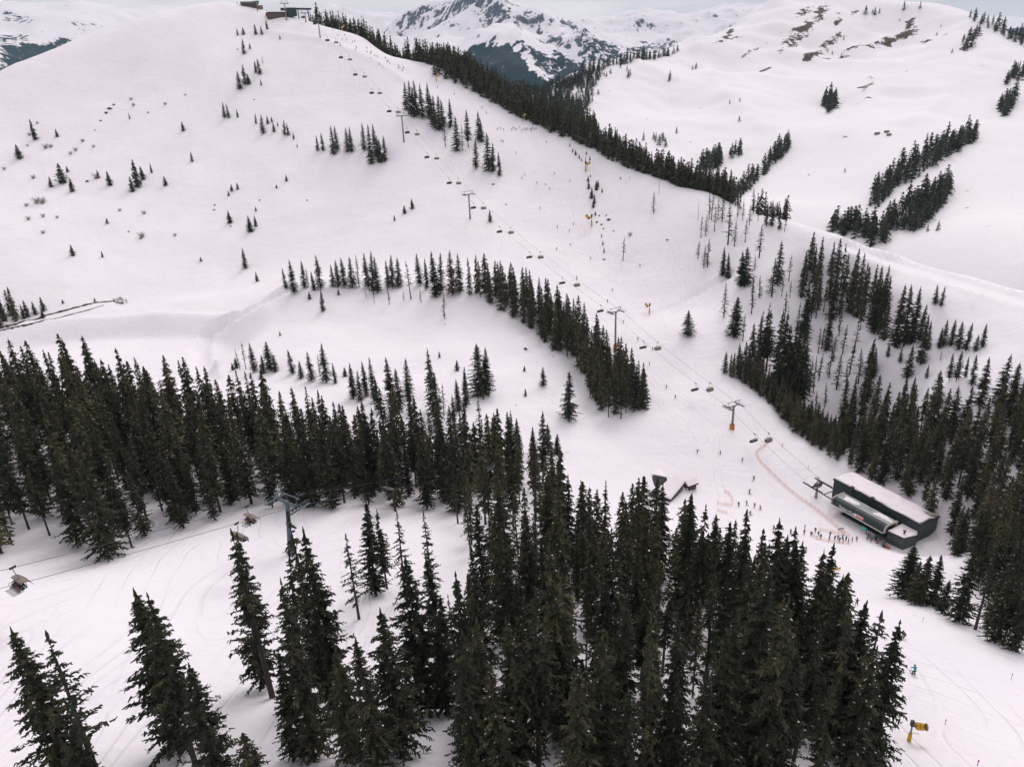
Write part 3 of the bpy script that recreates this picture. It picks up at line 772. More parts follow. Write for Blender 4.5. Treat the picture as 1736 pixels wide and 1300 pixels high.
def listed(lst, phrase, group, name='spruce_tree', noun='spruce', kind='full', wide=1.0, cat='spruce', t0=50, t1=1000, hf=None, adj=''):
    """trees given by foot pixel and height in pixels; labels count from the left"""
    lst = sorted(lst, key=lambda a: a[0])
    for i, a in enumerate(lst):
        b = (hf or near).hit(a[0], a[1], t0, t1)
        if b is None:
            print('MISS', a); continue
        k = a[3] if len(a) > 3 else kind
        w = (a[4] if len(a) > 4 else 1.0) * wide
        plant(b, tree_height(b, a[2]), k, w, name, '%s %s from the left %s' % (ordinal(i + 1), noun, phrase), group, cat)

# --- foreground groups, one entry per tree (foot x, foot y, height, kind, width)
FG = [
 ([(112,1302,240,'full',1.25),(166,1312,245,'sparse',1.5),(152,1335,95,'young',1.1)], 'in the clump at the bottom left corner', 'spruces at the bottom left corner'),
 ([(306,1275,278,'full',1.2),(332,1296,285,'high',1.1),(372,1332,205,'full',1.25),(436,1332,92,'young',0.95)], 'in the leaning clump below the open left snow', 'spruces in the leaning clump'),
 ([(446,1166,254,'full',0.95),(462,1182,282,'sparse',1.2),(522,1205,262,'sparse',1.25),(532,1284,292,'full',1.0),(550,1168,304,'sparse',1.1),(578,1215,318,'full',0.85),(500,1286,180,'full',1.0),(642,1302,218,'full',1.15),(600,1285,190,'full',1.1),(545,1180,225,'snowy',1.0)], 'in the tight group right of the grey pylon', 'spruces right of the grey pylon'),
 ([(609,1049,150,'sparse',1.2),(637,1007,158,'full',1.0),(656,997,132,'high',1.0),(688,1016,148,'sparse',1.1),(736,1032,165,'sparse',1.1)], 'on the small snowfield behind the foreground group', 'spruces on the small snowfield'),
 ([(680,1273,242,'full',1.25),(724,1202,255,'full',1.1),(760,1206,195,'full',1.2),(748,1120,175,'full',1.0)], 'along the left edge of the front forest', 'spruces at the left edge of the front forest'),
 ([(820,1302,255,'full',1.15),(885,1306,268,'full',1.15),(955,1256,208,'full',1.0),(1020,1312,228,'full',1.2),(1105,1314,205,'full',1.1),(1140,1322,172,'full',1.0),(850,1330,200,'snowy',1.2),(980,1345,215,'full',1.1),(1065,1345,190,'full',1.1),(1180,1340,210,'full',1.0)], 'in the front row at the bottom edge', 'spruces in the front row'),
 ([(1220,1312,240,'full',1.05),(1275,1312,230,'full',1.05),(1440,1292,270,'sparse',1.2),(1472,1302,250,'full',1.0),(1410,1284,275,'sparse',1.2),(1375,1155,222,'full',1.0),(1335,1125,205,'full',1.05),(1312,1092,192,'full',0.95),(1345,1290,235,'high',1.0),(1392,1200,225,'full',1.0),(1320,1335,230,'full',1.05),(1428,1230,215,'high',1.0)], 'on the right flank of the front forest', 'spruces on the right flank of the front forest'),
 ([(1534,1013,88,'full',1.8),(1559,1025,84,'full',1.6),(1582,1027,86,'full',1.3),(1596,1039,58,'full',1.5),(1625,1053,124,'full',1.35),(1653,1067,112,'sparse',1.5),(1685,1087,122,'full',1.2),(1716,1101,100,'full',1.2),(1673,1066,112,'full',1.1),(1700,1092,118,'high',1.1),(1545,1020,70,'full',1.2)], 'between the lift station and the right edge', 'spruces below the lift station'),
]
for lst, phrase, grp in FG:
    listed(lst, phrase, grp, wide=1.2)

KNOLL_ROW = [(485,490,36),(499,497,57),(517,488,47),(523,486,33,'sparse'),(533,492,33),(544,490,58),(548,528,38),(525,507,13,'young'),(565,486,38),(574,486,46),(585,487,50),(598,488,53),(609,487,55,'sparse'),(624,488,60),(633,498,72),(641,496,61),(621,506,18,'sparse'),(635,515,27,'sparse'),(660,516,35,'sparse'),(574,500,11,'young'),(659,487,46),(666,489,57),(676,486,50),(712,484,55),(697,507,66,'sparse'),(740,504,78),(748,498,70),(767,500,75),(780,497,67),(754,541,46,'sparse'),(685,511,20,'sparse'),(714,512,24,'sparse'),(724,490,52)]
listed(KNOLL_ROW, 'in the row along the knoll crest', 'spruces along the knoll crest', wide=1.3)
KNOLL = [(815,671,88,'full',1.3),(826,669,80),(775,628,18,'young'),(585,638,16,'young'),(745,606,11,'young'),(889,629,10,'young'),(921,654,33,'full',1.3),(891,671,13,'young'),(964,711,80,'full',1.1),(931,765,48,'full',1.3),(944,770,36,'full',1.3),
 (735,700,108,'full',0.8),(742,720,88,'full',0.9),(753,705,56,'sparse'),(790,690,68),(778,697,55),(772,740,70,'full',0.9),(815,745,76,'sparse'),(693,672,65),(697,700,62),(665,690,85),(678,695,70),(635,680,75,'full',0.8),(622,672,60),(642,698,62),(600,675,60),(611,680,52),
 (395,627,13,'young'),(401,624,18,'young'),(407,628,38,'sparse'),(417,626,46,'sparse'),(432,630,49),(447,633,32,'full',1.2),(458,628,50,'full',1.4),(467,630,30,'full',1.2),(496,634,42,'full',1.2),(511,641,30,'full',1.2),(529,646,51),(542,634,34,'sparse'),(553,648,67),(569,650,36),(475,569,8,'young'),(865,770,62),(880,768,60),(872,790,55),(905,775,52)]
listed(KNOLL, 'scattered on the hollow side of the knoll', 'spruces scattered on the knoll', wide=1.25)

BOWL = [(60,237,35,'young',0.8),(97,232,14),(33,269,24),(107,310,33),(115,292,11),(87,317,18),(123,325,23),(167,302,14),(187,314,24,'young',0.8),(225,325,26),(234,317,47,'young',0.9),(243,304,22),(257,293,17,'young',0.7),(281,315,17),(311,222,16),(326,274,17,'young',0.8),(220,202,11,'young',0.7),
 (381,200,27,'full'),(388,200,25,'full'),(403,199,14,'young',0.7),(407,152,32,'full',1.2),(416,144,35,'full',1.3),(422,143,18),(434,124,22,'full',1.2),(441,127,28,'full',1.4),(446,110,16,'sparse'),(443,145,11,'young',0.7),(403,60,12),(413,59,13),(434,59,19,'full',1.5),(444,59,15),(453,50,17,'young',0.8),(414,92,27,'full',1.3),(424,83,10),(475,67,8,'young',0.7),
 (434,210,18,'young',0.7),(446,227,33,'full',1.1),(454,210,14,'young',0.7),(461,207,10,'young',0.7),(465,224,17,'young',0.7),(471,214,8,'young',0.7),(483,230,27,'full',1.3),(489,230,22,'full',1.2),(498,236,11,'young',0.7),(504,250,8,'young',0.7),
 (393,324,12),(403,321,12),(388,332,9),(486,307,11),(469,319,7),(390,378,21),(425,393,27),(434,384,19,'young',0.7),(434,358,8),(182,379,10),(124,433,18),(174,436,11),(416,455,35,'full',1.2),(436,477,16),(341,443,8),(699,354,18,'young',0.8),(686,362,14),(669,374,10),(831,376,20),
 (15,497,12),(47,537,28,'young',0.8),(41,540,24,'young',0.8),(60,533,22),(74,527,24),(73,539,14),(107,514,7),(161,511,7)]
listed(BOWL, 'on the open slope under the summit', 'small spruces on the open slope', 'small_spruce', 'small spruce', 'young', 1.35, cat='small spruce', t0=300)
CLUMP = [(539,256,27),(548,256,32),(566,262,49),(572,257,44),(590,258,42),(596,259,45),(618,257,49),(630,279,68,'full',0.8),(638,267,57),(643,277,48),(653,275,45),(648,277,43),
 (689,187,48),(697,197,60),(709,200,65,'full',0.85),(717,202,60),(727,200,60),(737,217,55),(745,222,60),(755,249,50,'sparse'),(752,214,45),(764,217,50),(775,257,60),(784,256,45,'sparse'),(794,250,65,'high'),(807,287,52),(812,240,52),(817,241,40),(829,291,65),(836,292,50),(847,299,42),(703,199,52),(733,208,50)]
listed(CLUMP, 'in the dark clumps beside the upper lift', 'spruces beside the upper chairlift', 'upper_spruce', 'dark spruce', 'full', 1.3, t0=300)
SLENDER = [(1188,403,38),(1196,400,37),(1183,439,32),(1193,454,38),(1199,453,48),(1202,372,45),(1206,373,50),(1217,371,34),(1224,376,50),(1211,392,45),(1234,415,72),(1250,368,34),(1259,373,35),(1245,418,45),(1270,382,35),(1263,411,40),(1285,375,27),(1287,437,57),(1299,384,42,'full',0.8),(1308,384,45,'full',0.7),(1321,390,38,'full',0.8),(1330,393,30),(1277,363,45),
 (1225,468,50,'full',0.8),(1234,473,45,'full',0.8),(1256,486,60,'full'),(1263,484,65,'full'),(1279,458,25),(1227,538,58),(1308,503,65),(1318,484,75,'full',0.7),(1275,510,42),(1287,505,38),(1325,503,28),(1337,477,45),(1339,505,30),(1367,476,40),(1245,570,68,'full',1.3),(1259,579,47),(1274,532,55),(1166,569,43,'full',1.3),(1108,362,38),(1056,442,40),(1387,599,45),(1393,591,40),(1401,594,65,'full',0.8),(1351,567,55),(1360,563,55,'full',0.9),(1300,560,48),(1330,545,50),(1290,570,45),(1405,640,52),(1418,660,60),(1398,690,40),(1412,612,44),(1428,600,50),(1440,635,58),(1388,645,46),(1432,680,62),(1382,700,38),(1422,570,48),(1448,598,52),(1455,650,60),(1375,535,46),(1396,528,48)]
listed(SLENDER, 'on the thinned slope right of the piste', 'slender spruces on the thinned slope', 'slender_spruce', 'slender spruce', 'sparse', 1.7, cat='slender spruce', t0=200)
RIGHT = [(1272,639,92,'full',0.9),(1285,617,80,'full',0.9),(1292,629,100,'high'),(1299,629,102,'high'),(1313,658,135,'full',0.8),(1322,657,130,'full',0.8),(1330,663,112),(1344,676,116),(1353,667,112),(1362,677,96),(1372,667,62,'sparse'),(1379,663,60,'sparse'),(1365,577,102,'full',0.7),(1337,668,120,'high'),
 (1491,558,108,'full',0.8),(1482,566,95),(1505,605,26),(1517,589,108,'full',0.9),(1532,587,104),(1546,582,95),(1558,577,62),(1560,618,86),(1571,592,48),(1592,590,36),(1599,587,46),(1611,586,46),(1624,592,48,'full',1.2),(1637,595,50),(1653,595,28,'full',1.3),(1665,588,40),(1585,515,33,'full',1.2),(1595,520,36,'full',1.2),(1594,611,18,'sparse'),(1471,638,66),(1479,641,52),(1525,616,30,'snowy'),(1537,641,56),(1609,645,46,'snowy',1.3),(1621,645,52,'snowy',1.2),(1636,639,36),(1647,654,52,'full',1.2),(1570,641,24,'snowy'),(1585,690,62,'full',1.2),(1545,680,42),(1612,735,80,'snowy',1.2),(1630,738,85,'snowy',1.1),(1660,690,85,'full',1.2),(1690,690,90),(1710,700,85)]
listed(RIGHT, 'on the wooded slope beyond the gully', 'spruces on the slope beyond the gully', wide=1.25, t0=200)

# --- dense woods: random stands inside areas given by the foot line of the wood
def stand(poly_px, spacing, hmin, hmax, kinds, hf=None, t0=50, t1=1000, jit=1.0, pad=None, dens=None):
    hf = hf or near
    W = [hf.hit(x, y, t0, t1) for (x, y) in poly_px]
    W = [w for w in W if w is not None]
    xs = [w[0] for w in W]; ys = [w[1] for w in W]
    area = (max(xs) - min(xs)) * (max(ys) - min(ys))
    out = []
    cell = {}
    n_try = int(area / (spacing * spacing) * 14)
    gg = np.random.RandomState(rnd.randrange(1 << 30))
    XY = np.stack([gg.uniform(min(xs), max(xs), n_try), gg.uniform(min(ys), max(ys), n_try)], 1)
    XY = XY[poly_mask(W, XY[:, 0], XY[:, 1])]
    if dens is not None: XY = XY[gg.rand(len(XY)) < dens(XY[:, 0], XY[:, 1])]
    for x, y in XY.tolist():
        ci, cj = int(x // spacing), int(y // spacing)
        ok = True
        for i in (-1, 0, 1):
            for j in (-1, 0, 1):
                for (qx, qy) in cell.get((ci + i, cj + j), ()):
                    if (qx - x) ** 2 + (qy - y) ** 2 < spacing * spacing: ok = False
        if not ok: continue
        cell.setdefault((ci, cj), []).append((x, y))
        out.append((np.array([x, y, float(hf.h(x, y))]), rnd.uniform(hmin, hmax), rnd.choice(kinds), rnd.uniform(0.9, 1.4)))
    return out
def clump_noise(scale, thr, seed):
    return lambda x, y: np.where(perlin(x / scale, y / scale, seed) > thr, 1.0, 0.06)
MIX = ['full'] * 6 + ['high'] * 3 + ['sparse'] * 2 + ['snowy'] + ['broken']
front = stand([(770,1200),(800,1050),(850,975),(905,950),(950,918),(1040,932),(1120,957),(1200,982),(1300,1040),(1380,1090),(1420,1180),(1460,1285),(1480,1345),(790,1345)], 4.5, 12, 26, MIX, dens=clump_noise(22, -0.44, 77))
mid_l = stand([(770,870),(800,830),(850,800),(900,800),(960,840),(950,915),(905,950),(850,975),(790,960)], 6.5, 15, 25, ['high'] * 3 + ['full'] * 2 + ['sparse'] * 3)
left = stand([(-60,942),(0,940),(50,925),(75,900),(120,938),(168,952),(200,940),(235,925),(300,905),(370,893),(400,868),(460,865),(520,858),(560,868),(600,848),(640,862),(690,872),(740,868),(800,838),(880,832),(880,800),(820,790),(740,775),(640,770),(560,755),(480,735),(400,722),(300,705),(200,690),(100,685),(0,680),(-80,685)], 4.9, 15, 27, ['high'] * 5 + ['full'] * 6 + ['snowy'] * 2 + ['sparse'] + ['broken'])
belt = stand([(782,500),(850,498),(905,516),(962,556),(1012,598),(1062,650),(1096,692),(1070,706),(1040,714),(1010,702),(992,645),(965,610),(922,582),(886,548),(842,526)], 4.2, 17, 22, ['full'] * 5 + ['high', 'snowy'])
rtop = stand([(1345,475),(1375,455),(1420,462),(1470,500),(1505,545),(1500,580),(1470,572),(1440,548),(1405,540),(1385,548),(1362,520)], 4.6, 18, 24, ['full'] * 4 + ['high'] * 2 + ['sparse'], t0=250)
rlow = stand([(1425,690),(1470,672),(1540,712),(1590,742),(1640,745),(1700,705),(1760,690),(1800,1000),(1745,1075),(1690,1040),(1640,975),(1600,905),(1560,858),(1490,822),(1440,790),(1420,750)], 4.2, 11, 23, ['full'] * 6 + ['high'] * 2 + ['snowy'] * 2, t0=150, dens=lambda x, y: np.where((y < 235) | (perlin(x / 20, y / 20, 15) > -0.5), 1.0, 0.06))
edge = stand([(1222,634),(1262,650),(1310,690),(1350,735),(1400,770),(1425,785),(1430,760),(1400,735),(1350,690),(1300,648),(1250,622)], 2.7, 9, 15, ['full'] * 3 + ['snowy'], t0=200)
corner = stand([(0,556),(12,552),(32,545),(38,538),(20,530),(-60,545),(-60,570)], 4.0, 12, 17, ['full'], t0=300)
DENSE = [(front, 'the front forest', 'spruces of the dense front forest'), (mid_l, 'the open linking wood', 'spruces linking the two forests'),
         (left, 'the left forest band', 'spruces of the left forest band'), (belt, 'the curved belt', 'spruces of the curved belt'),
         (rtop, 'the right high stand', 'spruces of the right high stand'), (rlow, 'the station forest', 'spruces of the forest behind the station'),
         (edge, 'the gully edge', 'short spruces on the gully edge'), (corner, 'the reservoir group', 'spruces beside the reservoir')]
allt = []
for gi, (lst, lab, grp) in enumerate(DENSE):
    for it in lst: allt.append((float(np.linalg.norm(it[0])), gi, it))
allt.sort(key=lambda a: a[0])
cov = np.zeros((330, 440), bool); vis = []
for (d, gi, (b, h, k, w)) in allt:
    x0, y0 = proj(b); x1, y1 = proj(b + np.array([0, 0, h])); hw = h * 0.1 * F / max(20, float(b @ fwd))
    n = 0
    for yy in range(int(max(0, y1) // 4), int(min(1299, max(y0, 0)) // 4) + 1):
        f = min(1, max(0, (yy * 4 - y1) / max(1, y0 - y1))); cx = x1 + (x0 - x1) * f; ww = hw * (0.15 + 0.85 * f)
        a0, a1 = int(max(0, (cx - ww)) // 4), int(min(1735, cx + ww) // 4)
        if a1 < a0 or yy > 329: continue
        seg = cov[yy, a0:a1 + 1]; n += int((~seg).sum()); seg[:] = True
    vis.append(n)
order = sorted(range(len(allt)), key=lambda i: -vis[i])
N_IND = 150
keep = set(order[:N_IND])
rest = []
LOOKS = {'full': 'bushy', 'high': 'bare-stemmed', 'sparse': 'thin-crowned', 'snowy': 'snow-dusted', 'broken': 'broken-topped'}
span = {}
for i in keep:
    d, gi, it = allt[i]; x, y = proj(it[0])
    if gi not in span: span[gi] = ([], [])
    span[gi][0].append(x); span[gi][1].append(d)
for i, (d, gi, it) in enumerate(allt):
    if i in keep:
        x, y = proj(it[0]); xs_, ds_ = span[gi]
        col = sum(v_ < x for v_ in xs_) / max(1, len(xs_)); row = sum(v_ < d for v_ in ds_) / max(1, len(ds_))
        where = ('at the left end', 'left of the middle', 'in the middle', 'right of the middle', 'at the right end')[min(4, int(col * 5))]
        rw = ('front', 'middle', 'back')[min(2, int(row * 3))]
        tall = 'tall' if it[1] > 21 else 'short'
        plant(it[0], it[1], it[2], it[3], 'spruce_tree', '%s %s spruce in the %s rows %s of %s' % (tall, LOOKS[it[2]], rw, where, DENSE[gi][1]), DENSE[gi][2], 'spruce')
    else:
        rest.append(it)
bulk(rest, 'spruce_forest', 'mass of dark spruces filling the snowy woods', 'forest')
print('TREES dense', len(allt), 'kept', len(keep), 'rest', len(rest), [len(a[0]) for a in DENSE], 'minvis', vis[order[N_IND - 1]])

# wood behind the ridge line (its feet hidden by the crest)
ridge = []
for (x0, x1, a, b_, hh) in ((528, 700, 4, 34, 1.0), (700, 1010, 4, 70, 1.0), (1010, 1245, 3, 26, 0.95), (1245, 1335, 2, 14, 0.8)):
    for x in np.arange(x0, x1, 2.4):
        for k in range({700: 4, 1245: 1}.get(x0, 3)):
            if x0 == 1245 and rnd.random() < 0.45: continue
            xx = x + rnd.uniform(-3, 3)
            yc = np.interp(xx, [c[0] for c in crest], [c[1] for c in crest]); dc = np.interp(xx, [c[0] for c in crest], [c[2] for c in crest])
            q = P(xx, yc, dc + a + (b_ - a) * rnd.random() ** 1.3)
            z = float(near.h(q[0], q[1]))
            ridge.append((np.array([q[0], q[1], z]), rnd.choice((7, 10, 13, 15, 17, 19)) * rnd.uniform(0.9, 1.1) * hh, rnd.choice(['full'] * 4 + ['high']), rnd.uniform(0.9, 1.25)))
spur = stand([(735,130),(760,112),(800,118),(860,150),(900,178),(960,215),(1010,240),(1000,255),(880,200),(800,155),(750,135)], 6.0, 15, 20, ['full'], t0=500)
bulk(ridge + spur, 'ridge_forest', 'dark spruce wood lining the far side of the summit ridge', 'forest', FARP)

# woods and single trees on the mountain across the valley
far_t = []
def mstand(poly, sp, h0, h1, dens=clump_noise(30, -0.28, 91)): far_t.extend([(b, h * rnd.choice((0.6, 0.8, 0.95, 1.1, 1.25)), 'full', w * 1.5) for (b, h, k, w) in stand(poly, sp, h0, h1, ['full'], mid, 620, 3000, dens=dens)])
mstand([(1474,350),(1478,330),(1500,302),(1560,268),(1640,226),(1655,230),(1652,240),(1600,272),(1560,300),(1520,318),(1495,345),(1482,356)], 6.6, 15, 21)
mstand([(1500,390),(1505,372),(1535,345),(1600,312),(1610,322),(1606,342),(1575,375),(1555,392),(1520,392)], 6.2, 15, 21)
mstand([(1404,392),(1410,378),(1450,378),(1500,398),(1502,420),(1470,416),(1440,402)], 5.9, 16, 22)
mstand([(1340,250),(1335,238),(1318,255),(1296,284),(1268,308),(1244,328),(1250,336),(1290,300),(1320,272)], 6.2, 14, 20)
mstand([(872,162),(920,152),(985,128),(1030,112),(1012,140),(990,190),(1006,228),(960,232),(905,200)], 8.6, 14, 20, clump_noise(70, -0.12, 5))
mstand([(868,158),(960,128),(1060,103),(1150,85),(1148,90),(1060,110),(960,138),(880,172)], 7.4, 14, 20)
mstand([(1396,180),(1398,166),(1406,160),(1416,166),(1416,182),(1405,192)], 7.0, 16, 22)
mstand([(1692,186),(1700,168),(1720,160),(1725,168),(1712,188),(1702,198)], 7.8, 16, 22)
mstand([(1704,144),(1712,130),(1736,116),(1745,125),(1725,138)], 9.4, 16, 22)
mstand([(1630,25),(1660,28),(1700,44),(1736,66),(1760,80),(1755,90),(1730,78),(1690,56),(1655,38)], 11.7, 16, 24)
mstand([(1465,22),(1500,20),(1502,26),(1468,27)], 10.9, 14, 20)
mstand([(1528,18),(1575,15),(1590,18),(1530,22)], 15.6, 12, 18)
mstand([(1624,82),(1640,62),(1660,50),(1664,60),(1645,84),(1632,92)], 14.0, 16, 22)
mstand([(1185,288),(1190,272),(1212,262),(1222,264),(1222,280),(1200,292)], 6.2, 15, 20)
mstand([(1232,270),(1240,258),(1256,256),(1258,264)], 6.2, 14, 18)
for (x, y, h) in [(1091,238,14),(1108,236,12),(1112,240,16),(1118,246,18),(1124,240,16),(1128,249,16),(1122,236,12),(1147,226,11),(1237,176,8),(1254,172,7),(1253,206,10),(1174,118,8),(1180,116,10),(1136,135,16),(1134,138,14),(1065,132,14),(1068,128,12),(1063,120,9),(1052,115,8),(1035,125,9),(1028,130,9),(1024,128,8),(1010,130,10),(1014,160,9),(1004,172,10),(1000,190,9),(1008,202,12),(1432,292,8),(1350,80,5),(1374,98,6),(1377,94,6),(1430,68,8),(1403,88,7),(1411,92,6),(1595,46,5),(1588,60,6),(1614,90,8),(1525,36,5),(1714,66,14),(1702,62,10),(1690,52,8),(1180,290,6),(1555,385,10),(1572,392,12),(1590,390,16)]:
    b = mid.hit(x, y, 620, 3000)
    if b is not None: far_t.append((b, tree_height(b, h), 'full', 1.7))
bulk(far_t, 'valley_woods', 'scattered spruce woods on the snowy mountain across the valley', 'forest', FARP)
print('FAR', len(far_t), 'ridge', len(ridge), len(spur))
# ------------------------------------------------------------------ materials of built things
STEEL = mat('galvanised_steel', (0.20, 0.215, 0.23), 0.5, 0.6, noise=0.2, nscale=0.8)
BLUEGREY = mat('blue_grey_paint', (0.085, 0.125, 0.148), 0.6, noise=0.15, nscale=1.0)
DARK = mat('dark_metal', (0.035, 0.038, 0.042), 0.5, 0.3, noise=0.2)
CABLE = mat('steel_rope', (0.09, 0.09, 0.095), 0.5, 0.5)
SEATM = mat('dark_seat_cushion', (0.045, 0.035, 0.034), 0.7, noise=0.25)
BUBBLE = mat('tan_bubble_shell', (0.20, 0.165, 0.125), 0.3, spec=0.5, noise=0.1)
SMOKE = mat('smoked_bubble', (0.06, 0.05, 0.05), 0.3, spec=0.5)
YELLOW = mat('yellow_paint', (0.55, 0.33, 0.03), 0.45, noise=0.15)
ORANGE = mat('orange_padding', (0.50, 0.20, 0.04), 0.7, noise=0.15)
NETM = mat('orange_net', (0.80, 0.54, 0.39), 0.8)
CLAD = mat('dark_green_cladding', (0.030, 0.044, 0.047), 0.55, noise=0.25, nscale=0.6)
PANEL = mat('anthracite_panel', (0.055, 0.068, 0.070), 0.5, noise=0.15, nscale=0.5)
GREYROOF = mat('grey_roof_sheet', (0.25, 0.27, 0.27), 0.5, noise=0.12, nscale=0.7)
BEIGE = mat('beige_frame', (0.36, 0.32, 0.27), 0.6, noise=0.12)
ROOFSNOW = mat('roof_snow', (0.87, 0.81, 0.84), 0.9, noise=0.03, nscale=0.4, bump=0.35, bscale=0.9)
WOOD = mat('brown_wood', (0.105, 0.058, 0.040), 0.75, noise=0.3, nscale=1.5)
PALEWOOD = mat('weathered_wood', (0.20, 0.16, 0.13), 0.85, noise=0.3)
GLASS = mat('window_glass', (0.06, 0.08, 0.09), 0.1, spec=0.6)
TEAL = mat('turquoise_board', (0.05, 0.42, 0.40), 0.5)
WHITE = mat('white_paint', (0.75, 0.74, 0.75), 0.6)
REDP = mat('red_paint', (0.42, 0.045, 0.05), 0.5)
ROCK = mat('dark_rock', (0.06, 0.05, 0.048), 0.9, noise=0.4, nscale=1.2)
EARTH = mat('brown_bank', (0.085, 0.068, 0.052), 0.95, noise=0.45, nscale=0.7)
TWIG = mat('grey_twigs', (0.26, 0.22, 0.21), 0.9)
SKIN = mat('skin', (0.45, 0.28, 0.2), 0.6)
UPV = np.array([0, 0, 1.0])
def g_at(x, y, t0=50, t1=1000): return near.hit(x, y, t0, t1)
def V3(q): return Vector((float(q[0]), float(q[1]), float(q[2])))

# ------------------------------------------------------------------ main chairlift
HG = 3.0                                                    # half gauge
def pylon(name, base, h, axis_dir, label, group, wide, metal, arm=1.0, padded=None, cat='lift pylon', r=0.55, tilt=0.0):
    """tapered round mast, crossarm, two sheave trains with walkways, lifting frame above"""
    ax = Vector((axis_dir[0], axis_dir[1], 0)).normalized(); cr_ = Vector((ax[1], -ax[0], 0))
    o = empty(name, V3(base))
    up = Vector((ax[0] * tilt, ax[1] * tilt, 1)).normalized()
    mb = MB(); mb.tube(-up * 1.0, up * h, r, r * 0.62, 12); mb.build('mast', metal, o, True)
    mb = MB(); top = up * h
    mb.tube(top - cr_ * wide * arm, top + cr_ * wide * arm, 0.3, 0.3, 8); mb.tube(top - cr_ * wide * 0.5 - up * 0.0, top - up * 1.2, 0.12, 0.12, 6); mb.tube(top + cr_ * wide * 0.5, top - up * 1.2, 0.12, 0.12, 6)
    mb.build('crossarm', metal, o)
    for s in (-1, 1):
        c = top + cr_ * (wide * s)
        mb = MB()
        mb.tube(c - ax * 2.6, c + ax * 2.6, 0.11, 0.11, 6)
        for k in range(6):
            q = c + ax * (-2.2 + k * 0.88) - up * 0.12
            mb.tube(q - cr_ * 0.12, q + cr_ * 0.12, 0.3, 0.3, 9)
        mb.build('sheave_train', DARK, o)
        mb = MB(); w0 = c + cr_ * (0.75 * s) - up * 0.3
        M = Matrix.Rotation(math.atan2(ax[1], ax[0]), 4, 'Z')
        mb.box(w0, (5.4, 0.6, 0.08), 0, 0, M.to_3x3()); mb.tube(w0 - ax * 2.6 + up * 1.0, w0 + ax * 2.6 + up * 1.0, 0.05, 0.05, 5)
        for k in (-2.6, 0, 2.6): mb.tube(w0 + ax * k, w0 + ax * k + up * 1.0, 0.04, 0.04, 5)
        mb.build('walkway', metal, o)
    mb = MB()
    for s in (-1, 1): mb.tube(top + cr_ * (wide * 0.95 * s), top + cr_ * (wide * 0.95 * s) + up * 1.9, 0.1, 0.1, 6)
    mb.tube(top - cr_ * wide * 1.25 + up * 1.9, top + cr_ * wide * 1.25 + up * 1.9, 0.13, 0.13, 6)
    mb.build('lifting_frame', metal, o)
    mb = MB(); mb.tube(cr_ * 0.62 + up * 0.2, cr_ * 0.40 + up * h, 0.03, 0.03, 4); mb.tube(cr_ * 0.85 + up * 0.2, cr_ * 0.62 + up * h, 0.03, 0.03, 4)
    for k in range(int(h / 0.6)): mb.tube(cr_ * (0.62 - 0.22 * k * 0.6 / h) + up * (0.4 + k * 0.6), cr_ * (0.85 - 0.22 * k * 0.6 / h) + up * (0.4 + k * 0.6), 0.02, 0.02, 4)
    mb.build('ladder', metal, o)
    if padded:
        mb = MB()
        for k in range(6):
            a = k * 1.047
            mb.box((math.cos(a) * 0.75, math.sin(a) * 0.75, padded / 2 - 0.2), (0.34, 0.85, padded + 0.2), a)
        mb.build('padding', ORANGE, o)
    tag(o, label, cat, group)
    return np.array([*(V3(base) + up * h)]), up
pyl = [((1241, 725), 39, 2.2, 'lowest lift pylon with orange padding above the station'), ((1043, 592), 64, 2.6, 'tall lift pylon with orange padding beside the spruce belt'), ((797, 372), 42, None, 'lift pylon standing beside one lone spruce'),
       ((685, 243), 45, None, 'lift pylon left of the dark spruce clumps'), ((543, 66), 30, None, 'highest slope pylon near the ridge wood'), ((518, 33), 16, None, 'short pylon in front of the summit station')]
heads = []
lift_end = on_lift(1398, 851); lift_end[2] = float(near.h(lift_end[0], lift_end[1]))
for (xy, hpx, pad, lab) in pyl:
    b = on_lift(*xy); b[2] = float(near.h(b[0], b[1]))
    h = tree_height(b, hpx)
    hd, up = pylon('lift_pylon', b, h, LIFTD, lab, 'pylons of the main chairlift', HG, STEEL, 1.0, pad)
    heads.append(hd)
st_head = np.array([*st_xy(-4.0, -5.3), ST_Z + 5.6])
top_end = np.array([*(heads[-1][:2] + LIFTD * 16), heads[-1][2] + 1.5])
nodes_ = [st_head] + heads + [top_end]
N3 = np.array([LIFTN[0], LIFTN[1], 0])
def rope_pts(off, nodes, nrm, sag=0.018, k=14):
    out = []
    for a, b in zip(nodes[:-1], nodes[1:]):
        L_ = np.linalg.norm(b - a)
        for i in range(k):
            t = i / k
            out.append(a + (b - a) * t + nrm * off + UPV * (0.2 - 4 * sag * L_ * t * (1 - t)))
    out.append(nodes[-1] + nrm * off)
    return out
ropeL, ropeR = rope_pts(-HG, nodes_, N3), rope_pts(HG, nodes_, N3)
for pts, lab in ((ropeL, 'left hauling rope of the main chairlift'), (ropeR, 'right hauling rope of the main chairlift')):
    mb = MB(); mb.path([tuple(p) for p in pts], 0.035, 4)
    tag(mb.build('hauling_rope', CABLE), lab, 'rope', 'ropes of the main chairlift')

